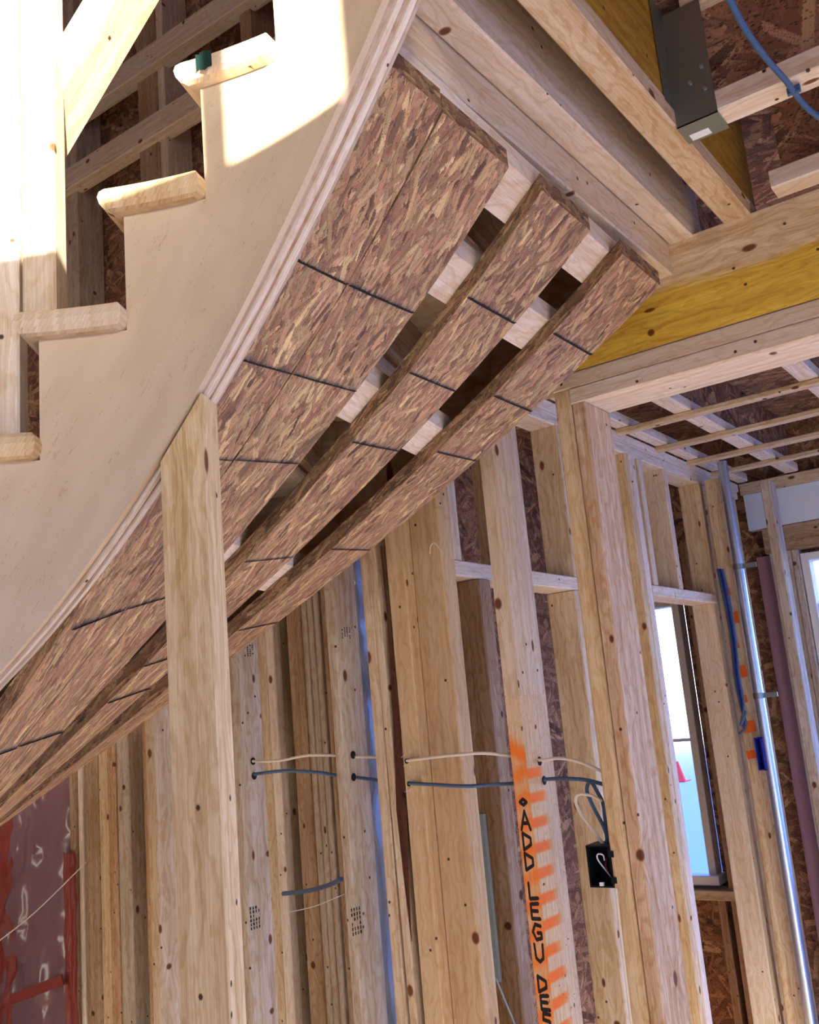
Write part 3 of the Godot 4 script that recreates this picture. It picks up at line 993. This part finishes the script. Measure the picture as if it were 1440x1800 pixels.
	var m1 := mat(Color(1, 1, 1), 0.72, paint_strip(128, 1024, 1))
	lab(put(w, "stud", [[plain, M.spruce[0]], [pf, m0], [ps, m1]]), "stud sprayed with orange zigzag and black marker lettering")

# ---------------------------------------------------------------- cross wall going away from the eye (its face at x = -1.28)
func build_hall_wall() -> void:
	var w := setting("wall_hall", "open stud wall with two framed openings running to the far room", Vector3(-1.33, 0, -3.1))
	var xa := -1.372
	var xb := -1.283
	board(w, "bottom_plate", xa, xb, 0.0, 0.038, -4.45, -1.93, M.spruce[0])
	board(w, "top_plate", xa, xb, 2.447, 2.484, -4.45, -2.0, M.spruce[2])
	board(w, "top_plate", xa, xb, 2.485, 2.522, -4.48, -2.0, M.spruce[2])
	# end stud with the wide brown face
	lab(board(w, "stud", -1.3575, -1.270, 0.038, 2.40, -1.992, -1.935, M.pine[1]), "wide faced brown end stud with a bright edge")
	# jack stud under the near header
	lab(board(w, "stud", xa, -1.278, 0.038, 1.93, -2.163, -2.105, M.rough), "dark faced jack stud with a bright white edge")
	lab(board(w, "stud", xa, -1.279, 0.038, 1.93, -2.70, -2.645, M.spruce[1]), "wide knotty jack stud behind the black switch box")
	board(w, "stud", xa, -1.283, 0.038, 2.446, -2.745, -2.703, M.spruce[0])
	# near header and cripples above it
	board(w, "header", xa, -1.279, 1.932, 1.972, -2.70, -1.994, M.spruce[2])
	lab(board(w, "cripple_stud", xa, -1.282, 1.973, 2.446, -2.045, -2.000, M.spruce[0]), "short stud above the near opening")
	board(w, "cripple_stud", xa, -1.282, 1.973, 2.446, -2.32, -2.28, M.rough)
	lab(board(w, "cripple_stud", xa, -1.279, 1.973, 2.446, -2.70, -2.66, M.spruce[1]), "wide knotty short stud above the near opening")
	# studs between the openings
	board(w, "stud", xa, -1.281, 0.038, 2.446, -3.215, -3.175, M.pine[0])
	board(w, "stud", xa, -1.279, 0.038, 2.446, -3.26, -3.218, M.pale)
	# far opening
	board(w, "header", xa, -1.279, 1.946, 1.984, -3.93, -3.262, M.pale)
	board(w, "cripple_stud", xa, -1.281, 1.985, 2.446, -3.575, -3.537, M.spruce[0])
	board(w, "cripple_stud", xa, -1.281, 1.985, 2.446, -3.33, -3.292, M.spruce[0])
	lab(board(w, "stud", xa, -1.281, 0.038, 2.446, -3.97, -3.932, M.spruce[1]), "full height stud at the far side of the far opening")
	board(w, "stud", xa, -1.281, 0.038, 1.945, -3.929, -3.890, M.spruce[0])
	board(w, "stud", xa, -1.281, 0.038, 2.446, -4.22, -4.18, M.spruce[1])
	board(w, "stud", xa, -1.281, 0.038, 2.446, -4.40, -4.36, M.spruce[1])
	tag(sheet(self, "board_offcut", -1.352, -1.325, 0.98, 1.36, -2.1035, -2.092, M.green_board), "narrow pale green board offcut against the dark jack stud", "offcut")

# ---------------------------------------------------------------- outer wall behind the stair (stud faces at z = -2.5)
func build_outer_wall() -> void:
	var w := setting("wall_outer", "outer stud wall sheathed in strand board, two storeys high", Vector3(-3.1, 0, -2.55))
	sheet(w, "sheathing_panel", -4.42, -1.95, 0.0, 2.44, -2.66, -2.645, M.osb_wall)
	sheet(w, "sheathing_panel", -4.42, -1.95, 2.444, 5.2, -2.66, -2.645, M.osb_wall)
	sheet(w, "sheathing_panel", -1.965, -1.95, 0.0, 5.2, -4.6, -2.66, M.osb_wall)
	# lower storey studs, x limits read from the photograph
	for q in [[-2.455, -2.407, "spruce", 1], [-2.305, -2.237, "rough", 0], [-2.235, -2.209, "grey", 0], [-2.207, -2.182, "grey", 0], [-2.180, -2.156, "grey", 0], [-2.145, -2.10, "rough", 0]]:
		var m: Material = M[q[2]][q[3]] if M[q[2]] is Array else M[q[2]]
		board(w, "stud", q[0], q[1], 0.038, 2.36, -2.64, -2.5, m)
	lab(board(w, "stud", -2.406, -2.366, 0.038, 2.36, -2.532, -2.495, M.pale), "bright narrow stud left of the strand board panel")
	for q in [[140, 148, "pale"], [151, 177, "rough"], [178, 194, "pine"], [195, 209, "fir"], [211, 233, "grey"]]:
		var x0 := on_z(q[0], 1600, -2.5).x
		var x1 := on_z(q[1], 1600, -2.5).x
		var m: Material = M[q[2]][0] if M[q[2]] is Array else M[q[2]]
		board(w, "stud", x0, x1, 0.038, 2.3, -2.64, -2.5, m)
	var xk := on_z(258, 1600, -2.5).x
	board(w, "stud", xk, xk + 0.03, 0.038, 2.3, -2.64, -2.5, M.fir)
	# blocking behind the support post
	var xl := on_z(270, 1580, -2.42).x
	var xr := on_z(330, 1580, -2.42).x
	var yb := on_z(290, 1580, -2.42).y
	lab(board(w, "backing_board", xl, xr, 0.04, yb - 0.022, -2.46, -2.42, M.pale), "pale backing board below the block")
	lab(board(w, "backing_board", xl, xr, yb + 0.022, 2.1, -2.46, -2.42, M.pale), "pale backing board above the block")
	board(w, "blocking", xl, xr, yb - 0.020, yb + 0.020, -2.50, -2.40, M.rough)
	board(w, "mid_plate", -4.3, -1.96, 2.37, 2.44, -2.64, -2.5, M.spruce[0])
	# upper storey: studs and level girts
	for q in [[-3.72, -3.60, "rough"], [-3.575, -3.50, "spruce"], [-3.495, -3.42, "grey"], [-2.985, -2.86, "rough"], [-2.855, -2.81, "spruce"], [-2.36, -2.30, "rough"]]:
		var m: Material = M[q[2]][0] if M[q[2]] is Array else M[q[2]]
		board(w, "stud", q[0], q[1], 2.441, 5.2, -2.64, -2.5, m)
	lab(board(w, "girt", -3.62, -1.96, 4.060, 4.165, -2.53, -2.46, M.spruce[0]), "lower level girt across the upper studs")
	lab(board(w, "girt", -3.62, -1.96, 4.395, 4.50, -2.53, -2.46, M.spruce[0]), "upper level girt across the upper studs")

# a soft bulging sheet on z = zc
func bulge_mb(x0: float, x1: float, y0: float, y1: float, zc: float, amp: float, sd: int) -> MB:
	var m := MB.new()
	var nz := FastNoiseLite.new()
	nz.seed = sd; nz.frequency = 1.0
	var nx := 26
	var ny := 70
	var P := []
	for j in ny + 1:
		for i in nx + 1:
			var fx := float(i) / nx
			var fy := float(j) / ny
			var x := lerpf(x0, x1, fx)
			var y := lerpf(y0, y1, fy)
			var edge := minf(1.0, minf(fx, 1.0 - fx) * 5.0)
			var b := amp * (0.55 * sqrt(maxf(edge, 0.0)) + 0.55 * nz.get_noise_2d(x * 7.0, y * 2.2) * edge + 0.25 * nz.get_noise_2d(x * 22.0, y * 9.0))
			P.append(Vector3(x, y, zc + b))
	var N := []
	for j in ny + 1:
		for i in nx + 1:
			var a: Vector3 = P[j * (nx + 1) + mini(i + 1, nx)] - P[j * (nx + 1) + maxi(i - 1, 0)]
			var c: Vector3 = P[mini(j + 1, ny) * (nx + 1) + i] - P[maxi(j - 1, 0) * (nx + 1) + i]
			N.append(a.cross(c).normalized())
	for j in ny:
		for i in nx:
			var k := j * (nx + 1) + i
			var ids := [k, k + 1, k + nx + 2, k + nx + 1]
			m.quad_s(P[ids[0]], P[ids[1]], P[ids[2]], P[ids[3]], N[ids[0]], N[ids[1]], N[ids[2]], N[ids[3]], Vector2(0, 0), Vector2(1, 0), Vector2(1, 1), Vector2(0, 1))
	return m

# ---------------------------------------------------------------- far room
func build_far_room() -> void:
	var c := setting("ceiling_far_room", "open joist ceiling with strapping in the far room", Vector3(0.2, 2.505, -3.2))
	for x in [-1.04, -0.63, -0.22, 0.19, 0.6, 1.0]:
		board(c, "joist_flange", x - 0.03, x + 0.03, 2.526, 2.563, -4.48, -2.035, M.pale)
		sheet(c, "joist_web", x - 0.005, x + 0.005, 2.563, 2.764, -4.48, -2.035, M.osb_wall)
	board(c, "joist_flange", -1.282, -1.235, 2.526, 2.563, -4.48, -2.035, M.pale)
	for q in [[1083, 767], [1152, 797], [1210, 820], [1260, 837]]:
		var p := on_y(q[0], q[1], 2.505)
		board(c, "strap", -1.285, 1.9, 2.506, 2.5255, p.z - 0.019, p.z + 0.019, M.spruce[1])
	var w := setting("wall_far", "far outer wall with windows, wrap and insulation", Vector3(0, 0, -4.5))
	var holes := [[-1.86, -1.66, 0.76, 2.05], [-1.075, 1.9, 0.76, 2.165]]
	holed_wall(w, true, -4.62, -4.60, -1.96, 2.6, 0.0, 5.2, holes, M.osb_wall)
	# framing round the windows
	for x in [-1.183, -1.150, -1.117, -1.093]:
		board(w, "stud", x - 0.016, x + 0.016, 0.038, 2.184, -4.59, -4.5, M.grey)
	board(w, "header", -1.215, 1.4, 2.185, 2.30, -4.59, -4.5, M.rough)
	board(w, "top_plate", -1.28, 2.5, 2.47, 2.523, -4.59, -4.49, M.spruce[1])
	lab(sheet(w, "house_wrap", -1.27, 2.4, 2.302, 2.468, -4.56, -4.495, M.wrap, 1.0), "pale sheet above the far window")
	lab(put(w, "insulation_batt", [[bulge_mb(-1.275, -1.205, 0.04, 2.183, -4.56, 0.008, 4), M.insul]]), "narrow strip of pink insulation beside the window studs")
	# windows
	for k in 2:
		var h: Array = holes[k]
		var wn := setting("window_%d" % (k + 2), ["tall narrow window seen through the far opening", "window of the far room at the edge of the view"][k], Vector3((h[0] + h[1]) / 2, h[2], -4.55))
		board(wn, "jamb", h[0], h[0] + 0.035, h[2] + 0.041, h[3], -4.60, -4.52, M.frame)
		board(wn, "jamb", h[1] - 0.035, h[1], h[2] + 0.041, h[3], -4.60, -4.52, M.frame)
		board(wn, "window_head", h[0] + 0.0355, h[1] - 0.0355, h[3] - 0.035, h[3], -4.60, -4.52, M.frame)
		board(wn, "window_sill", h[0] - 0.02, h[1] + 0.02, h[2], h[2] + 0.04, -4.60, -4.48, M.frame)
		board(wn, "rail", h[0] + 0.0355, h[1] - 0.0355, [1.385, 1.90][k], [1.40, 1.94][k], -4.59, -4.55, M.frame)
		sheet(wn, "pane", h[0] + 0.03, h[1] - 0.03, h[2] + 0.03, h[3] - 0.03, -4.576, -4.572, M.glass)
	# sill framing under the narrow window
	board(w, "sill_plate", -1.95, -1.45, 0.70, 0.742, -4.59, -4.46, M.spruce[1])
	for x in [-1.66, -1.60, -1.50]:
		board(w, "stud", x, x + 0.036, 0.038, 2.3 if x > -1.62 else 0.70, -4.59, -4.48, M.rough)
	# pipe
	var pp := thing("vent_pipe", "vertical galvanised metal pipe strapped beside the far corner", "pipe", Vector3(-1.15, 0, -3.9))
	var pc := Vector3(on_z(1323, 1150, -3.87).x, 0, -3.87)
	put(pp, "pipe_run", [[tube_mb([pc, Vector3(pc.x, 1.2, pc.z), Vector3(pc.x, 2.50, pc.z)], 0.019, 16), M.zinc]])
	for y in [2.06, 1.56]:
		put(pp, "strap_clamp", [[tube_mb([Vector3(pc.x, y, pc.z), Vector3(pc.x, y + 0.022, pc.z)], 0.022, 14), M.steel]])
		sheet(pp, "strap_tail", pc.x, pc.x + 0.07, y + 0.002, y + 0.02, pc.z - 0.002, pc.z + 0.002, M.steel)
	# post beside the pipe with an orange sprayed face
	var sp := board(self, "marked_stud", on_z(1284, 1150, -3.9).x, on_z(1314, 1150, -3.9).x, 0.0, 2.446, -3.99, -3.9, M.spruce[1])
	tag(sp, "stud with orange spray marks behind the metal pipe", "stud")
	for k in 7:
		var y := 1.98 - k * 0.105
		var s := MB.new()
		var pts := []
		for q in 6:
			pts.append(Vector3(on_z(1286, 1150, -3.9).x + q * (0.010 if k % 2 else 0.007), y + q * 0.001, -3.8988))
		stroke_mb(s, pts, Vector3.BACK, 0.045 if k % 2 else 0.030, 0.12)
		put(sp, "orange_mark", [[s, mat(Color(0.88, 0.40, 0.12), 0.85)]])
	board(w, "stud", -1.10, -1.06, 0.038, 2.446, -4.25, -4.16, M.grey)

# ---------------------------------------------------------------- cables, boxes, insulation
func build_details() -> void:
	# the two cables through the stair wall
	var zi := -1.94
	var wc := []
	for q in [[445, 1338, -1.94], [490, 1337, -1.93], [540, 1328, -1.93], [590, 1328, -1.94], [622, 1330, -1.945], [670, 1331, -1.945]]:
		wc.append(on_z(q[0], q[1], q[2]))
	tag(cable(self, "white_cable", wc, 0.0035, M.white_jacket, 1.4), "white cable running through the grey stamped studs", "cable")
	wc = []
	for q in [[716, 1337, -1.898], [745, 1333, -1.885], [800, 1327, -1.882], [850, 1324, -1.9], [898, 1329, -1.945], [906, 1333, -1.97]]:
		wc.append(on_z(q[0], q[1], q[2]))
	wc.append(on_x(948, 1336, -1.078))
	wc.append(on_z(985, 1333, -1.95)); wc.append(on_z(1020, 1340, -1.95)); wc.append(on_z(1054, 1354, -1.96)); wc.append(on_z(1075, 1366, -2.0))
	tag(cable(self, "white_cable", wc, 0.0035, M.white_jacket, 1.4), "white cable from the brown stud through the orange stud to the doorway post", "cable")
	wc = []
	for q in [[447, 1361, -1.94], [500, 1355, -1.93], [560, 1358, -1.93], [592, 1363, -1.945], [622, 1366, -1.945], [668, 1372, -1.95]]:
		wc.append(on_z(q[0], q[1], q[2]))
	tag(cable(self, "blue_cable", wc, 0.0042, M.blue_jacket), "dark blue cable running through the grey stamped studs", "cable")
	wc = []
	for q in [[720, 1377, -1.898], [760, 1379, -1.882], [820, 1382, -1.88], [870, 1379, -1.92], [905, 1377, -1.97]]:
		wc.append(on_z(q[0], q[1], q[2]))
	wc.append(on_x(957, 1370, -1.078))
	wc.append(on_z(1000, 1369, -1.95)); wc.append(on_z(1030, 1371, -1.95)); wc.append(on_z(1058, 1378, -1.96)); wc.append(on_z(1075, 1384, -2.0))
	tag(cable(self, "blue_cable", wc, 0.0042, M.blue_jacket), "dark blue cable from the brown stud through the orange stud to the doorway post", "cable")
	# drops into the switch box
	wc = []
	for q in [[1036, 1374], [1032, 1390], [1044, 1420], [1060, 1450], [1067, 1470], [1066, 1482]]:
		wc.append(on_z(q[0], q[1], -1.945))
	tag(cable(self, "box_cable", wc, 0.0042, M.blue_jacket), "dark blue cable looping down into the black switch box", "cable")
	wc = []
	for q in [[1040, 1374], [1052, 1395], [1060, 1412], [1064, 1440], [1068, 1484]]:
		wc.append(on_z(q[0], q[1], -1.955))
	tag(cable(self, "box_cable", wc, 0.0042, M.blue_jacket), "dark blue cable hugging the doorway post above the switch box", "cable")
	wc = []
	for q in [[1058, 1408], [1038, 1398], [1018, 1396], [1012, 1408], [1022, 1432], [1045, 1462], [1060, 1484]]:
		wc.append(on_z(q[0], q[1], -1.935))
	tag(cable(self, "box_cable", wc, 0.0032, M.white_jacket, 1.3), "white cable loop above the black switch box", "cable")
	wc = []
	for q in [[1083, 1562], [1088, 1610], [1096, 1680], [1104, 1750], [1112, 1815], [1130, 1960]]:
		wc.append(on_z(q[0], q[1], -1.896))
	tag(cable(self, "box_cable", wc, 0.0028, M.white_jacket), "white cable hanging down the doorway post below the switch box", "cable")
	# black switch box
	var a := on_z(1029, 1486, -1.905)
	var b := on_z(1080, 1561, -1.905)
	var bx := thing("switch_box", "black plastic switch box with wires curled inside, on the doorway post", "switch box", Vector3((a.x - 0.913) / 2, b.y, -1.93))
	var x0 := a.x
	var x1 := -0.913
	var y0 := b.y
	var y1 := a.y
	sheet(bx, "back", x0, x1, y0, y1, -1.962, -1.958, M.black)
	sheet(bx, "side", x0, x0 + 0.003, y0, y1, -1.958, -1.905, M.black)
	sheet(bx, "side", x1 - 0.003, x1, y0, y1, -1.958, -1.905, M.black)
	sheet(bx, "side", x0 + 0.003, x1 - 0.003, y1 - 0.003, y1, -1.958, -1.905, M.black)
	sheet(bx, "side", x0 + 0.003, x1 - 0.003, y0, y0 + 0.003, -1.958, -1.905, M.black)
	sheet(bx, "mounting_ear", x1 - 0.001, x1 + 0.010, y1 - 0.022, y1 - 0.010, -1.9, -1.897, M.black)
	sheet(bx, "mounting_ear", x1 - 0.001, x1 + 0.010, y0 + 0.010, y0 + 0.022, -1.9, -1.897, M.black)
	sheet(bx, "clamp_screw", x0 + 0.022, x0 + 0.030, y0 + 0.003, y0 + 0.010, -1.91, -1.904, M.label)
	var cx := (x0 + x1) / 2
	var cy := (y0 + y1) / 2
	put(bx, "wire", [[tube_mb(smooth_path([Vector3(cx + 0.006, cy - 0.030, -1.945), Vector3(cx - 0.008, cy + 0.008, -1.92), Vector3(cx - 0.006, cy + 0.022, -1.915), Vector3(cx + 0.003, cy + 0.020, -1.92), Vector3(cx, cy + 0.008, -1.93)]), 0.0016, 6), M.white]])
	put(bx, "wire", [[tube_mb(smooth_path([Vector3(cx + 0.010, cy - 0.034, -1.945), Vector3(cx + 0.004, cy - 0.005, -1.925), Vector3(cx + 0.006, cy + 0.012, -1.93)]), 0.0015, 6), M.copper_red]])
	# drilled holes with splinters on the brown stud
	var hl := MB.new()
	for q in [[715, 1338], [719, 1378]]:
		var c := on_z(q[0], q[1], -1.8985)
		for k in 12:
			var an := TAU * k / 12
			var an2 := TAU * (k + 1) / 12
			hl.tri(c, c + Vector3(cos(an), sin(an), 0) * 0.006, c + Vector3(cos(an2), sin(an2), 0) * 0.006, Vector3.BACK, Vector3.BACK, Vector3.BACK, Vector2.ZERO, Vector2.RIGHT, Vector2.ONE)
	var ws: Node3D = get_node("wall_stair")
	put(ws, "drilled_hole", [[hl, M.ink]])
	for q in [[1, 445, 1338, -1.946], [1, 447, 1364, -1.946], [1, 621, 1327, -1.587], [1, 622, 1366, -1.587], [1, 949, 1338, -1.0795], [1, 957, 1372, -1.0795]]:
		var c := on_x(q[1], q[2], q[3])
		var h := MB.new()
		for k in 12:
			var an := TAU * k / 12
			var an2 := TAU * (k + 1) / 12
			h.tri(c, c + Vector3(0, sin(an), cos(an)) * 0.010, c + Vector3(0, sin(an2), cos(an2)) * 0.010, Vector3.RIGHT, Vector3.RIGHT, Vector3.RIGHT, Vector2.ZERO, Vector2.RIGHT, Vector2.ONE)
		put(ws, "drilled_hole", [[h, M.ink]])
	var sp := MB.new()
	for q in [[715, 1338], [719, 1378]]:
		for k in 9:
			var c := on_z(q[0] + rng.randf_range(-4, 7), q[1] + (-14 if k < 5 else 12) + rng.randf_range(-6, 4), -1.8975)
			var d := Vector3(rng.randf_range(-1, 1), rng.randf_range(-1, 1), 0.2).normalized() * rng.randf_range(0.006, 0.012)
			stroke_mb(sp, [c, c + d], Vector3.BACK, 0.0016)
	put(ws, "splinters", [[sp, M.pale]]).set_meta("kind", "stuff")
	var cu := on_z(770, 962, -1.932)
	lab(put(ws, "wood_splinter", [[tube_mb(smooth_path([cu + Vector3(-0.022, -0.012, 0.004), cu + Vector3(-0.008, 0.004, 0.018), cu + Vector3(0.008, 0.006, 0.022), cu + Vector3(0.020, -0.016, 0.016)]), 0.0022, 6), M.spruce[0]]]), "curled splinter sticking out near the top of the end stud")
	# grade stamps: small boxes and rows of bars, too worn to read
	for q in [[448, 1612, -1.9455, 0.022, 0.035], [626, 1618, -1.5865, 0.026, 0.038], [437, 1143, -1.9455, 0.03, 0.02], [608, 1112, -1.5865, 0.03, 0.018]]:
		var c := on_x(q[0], q[1], q[2])
		var s := MB.new()
		for k in 4:
			var z := c.z - 0.016 + k * 0.010
			for j in 6:
				if rng.randf() < 0.8:
					var yy: float = c.y + (j - 3) * q[4] * 0.28
					stroke_mb(s, [Vector3(q[2], yy, z), Vector3(q[2], yy + q[4] * 0.2, z)], Vector3.RIGHT, 0.004, 0.4)
		put(ws, "grade_stamp", [[s, M.ink]])
	# second blue cable and string further back
	wc = []
	for q in [[498, 1571, -2.3], [540, 1566, -2.25], [575, 1557, -2.2], [600, 1545, -2.15]]:
		wc.append(on_z(q[0], q[1], q[2]))
	tag(cable(self, "slack_cable", wc, 0.0065, M.blue_jacket), "thick grey blue cable sagging between studs below the other cables", "cable")
	wc = []
	for q in [[498, 1605, -2.4], [550, 1594, -2.35], [605, 1572, -2.3]]:
		wc.append(on_z(q[0], q[1], q[2]))
	tag(cable(self, "string_line", wc, 0.0012, M.white), "thin white string below the sagging cable", "string")
	wc = []
	for q in [[-20, 1668, -2.2], [60, 1605, -2.25], [152, 1515, -2.35]]:
		wc.append(on_z(q[0], q[1], q[2]))
	tag(cable(self, "string_line", wc, 0.0022, M.white_jacket), "pale string stretched in front of the plastic covered insulation", "string")
	wc = []
	for q in [[872, 1720, -2.0], [905, 1800, -2.0], [930, 1860, -2.0]]:
		wc.append(on_z(q[0], q[1], q[2]))
	tag(cable(self, "ground_wire", wc, 0.002, M.green_board), "thin pale wire slanting down beside the dark jack stud", "wire")
	# insulation behind plastic with red tape
	var xa := on_z(-40, 1600, -2.5).x
	var xb := on_z(128, 1600, -2.5).x
	var ins := thing("insulation_batt", "brownish pink insulation under shiny plastic with red tape", "insulation", Vector3((xa + xb) / 2, 0.04, -2.52))
	put(ins, "plastic_cover", [[bulge_mb(xa, xb, 0.04, 2.2, -2.52, 0.055, 21), M.pink]])
	var xt := on_z(13, 1600, -2.46).x
	put(ins, "red_tape", [[bulge_mb(xa, xt, 0.04, 2.2, -2.50, 0.05, 22), M.tape]])
	var x2 := on_z(106, 1650, -2.46).x
	var x3 := on_z(126, 1650, -2.46).x
	put(ins, "red_tape", [[bulge_mb(x2, x3, 0.04, on_z(115, 1500, -2.46).y, -2.485, 0.03, 23), M.tape]])
	var t0 := on_z(18, 1758, -2.44)
	var t1 := on_z(110, 1722, -2.44)
	put(ins, "red_tape", [[lumber_mb(t0, t1, Vector3.UP, 0.04, 0.004), M.tape]])
	var dk := on_z(131, 1600, -2.5).x
	tag(board(self, "corner_stud", xb + 0.002, on_z(138, 1600, -2.5).x, 0.0, 2.3, -2.62, -2.49, M.rough), "narrow brown stud beside the plastic covered insulation", "stud")
	# bluish plastic sheet
	tag(put(self, "plastic_sheet", [[bulge_mb(on_z(650, 1400, -2.3).x, on_z(674, 1400, -2.3).x, 0.02, 2.3, -2.3, 0.05, 31), M.poly]]), "bluish crumpled plastic sheet hanging between studs", "plastic sheet")
	# blue cable on the I-joist overhead
	wc = []
	for q in [[1262, -40], [1283, 0], [1310, 50], [1345, 100], [1382, 142], [1398, 165], [1420, 190], [1445, 208], [1480, 222]]:
		wc.append(on_y(q[0], q[1], 2.512))
	var oc := cable(self, "overhead_cable", wc, 0.005, M.bright_blue)
	tag(oc, "bright blue cable stapled under the I-joist overhead", "cable")
	var sc := on_y(1396, 160, 2.512)
	lab(put(oc, "staple", [[lumber_mb(sc + Vector3(-0.010, 0.002, 0), sc + Vector3(0.010, 0.002, 0), Vector3.UP, 0.014, 0.006), M.bright_blue]]), "cable staple")
	# blue box and its cables in the far room
	var bb := on_z(1325, 1297, -3.84)
	var b2 := on_z(1347, 1354, -3.84)
	var fb := thing("outlet_box", "blue plastic outlet box beside the metal pipe", "outlet box", Vector3((bb.x + b2.x) / 2, b2.y, -3.87))
	sheet(fb, "back", bb.x, b2.x, b2.y, bb.y, -3.899, -3.89, M.blue_box)
	sheet(fb, "side", bb.x, bb.x + 0.004, b2.y, bb.y, -3.89, -3.84, M.blue_box)
	sheet(fb, "side", b2.x - 0.004, b2.x, b2.y, bb.y, -3.89, -3.84, M.blue_box)
	sheet(fb, "side", bb.x, b2.x, bb.y - 0.004, bb.y, -3.89, -3.84, M.blue_box)
	sheet(fb, "side", bb.x, b2.x, b2.y, b2.y + 0.004, -3.89, -3.84, M.blue_box)
	for k in 3:
		wc = []
		for q in [[1262 + k * 4, 1000], [1272 + k * 5, 1050], [1285 + k * 4, 1120], [1292 + k * 4, 1190], [1302 + k * 3, 1240], [1312 - k * 5, 1275], [1300 + k * 6, 1290 - k * 20]]:
			wc.append(on_z(q[0], q[1], -3.885 - 0.0 + k * 0.012))
		tag(cable(self, "bundle_cable", wc, 0.005, M.blue_box if k == 1 else M.blue_jacket), ["dark blue cable of the bundle hugging the bright stud edge", "vivid blue middle cable of the bundle on the orange marked stud", "dark blue cable of the bundle next to the metal pipe"][k], "cable", "cables beside the orange marked stud")

func build_outside() -> void:
	var g := sheet(self, "ground", -60, 60, -0.8, -0.35, -60, 60, M.ground)
	g.set_meta("kind", "structure"); lab(g, "pale bare ground round the house")
	var h := thing("neighbour_house", "white sided house standing outside beyond the windows", "house", Vector3(-8, -0.35, -41))
	sheet(h, "wall", -40, 20, -0.35, 7.0, -46, -41, M.siding)
	sheet(h, "roof", -41, 21, 7.0, 7.6, -46.5, -40.5, M.grey)
	var h2 := thing("neighbour_house", "long grey roofed house across the side yard shading the far room", "house", Vector3(22, -0.35, 2))
	sheet(h2, "wall", 20, 24, -0.35, 7.1, -8, 12.6, M.siding)
	sheet(h2, "roof", 19.9, 24.5, 7.1, 7.2, -8.5, 12.6, M.grey)
	var c := thing("traffic_cone", "small red cone outside the narrow window", "cone", Vector3(-3.55, -0.35, -9.0))
	var p := on_y(1195, 1374, -0.35)
	c.position = p
	var hgt := EYE.distance_to(p) * 32.0 / FOCAL
	var m := MB.new()
	for k in 14:
		var a := TAU * k / 14
		var b := TAU * (k + 1) / 14
		var lo := hgt * 0.34
		var up := Vector3(0, hgt, 0)
		m.quad(p + Vector3(cos(a) * lo, 0.03, sin(a) * lo), p + Vector3(cos(b) * lo, 0.03, sin(b) * lo), p + up + Vector3(cos(b), 0, sin(b)) * 0.03, p + up + Vector3(cos(a), 0, sin(a)) * 0.03, Vector3(cos(a), 0.2, sin(a)), Vector2.ZERO, Vector2.RIGHT, Vector2.ONE, Vector2.DOWN)
	put(c, "cone_body", [[m, M.red]])
	sheet(c, "cone_base", p.x - hgt * 0.45, p.x + hgt * 0.45, p.y, p.y + 0.03, p.z - hgt * 0.45, p.z + hgt * 0.45, M.red)
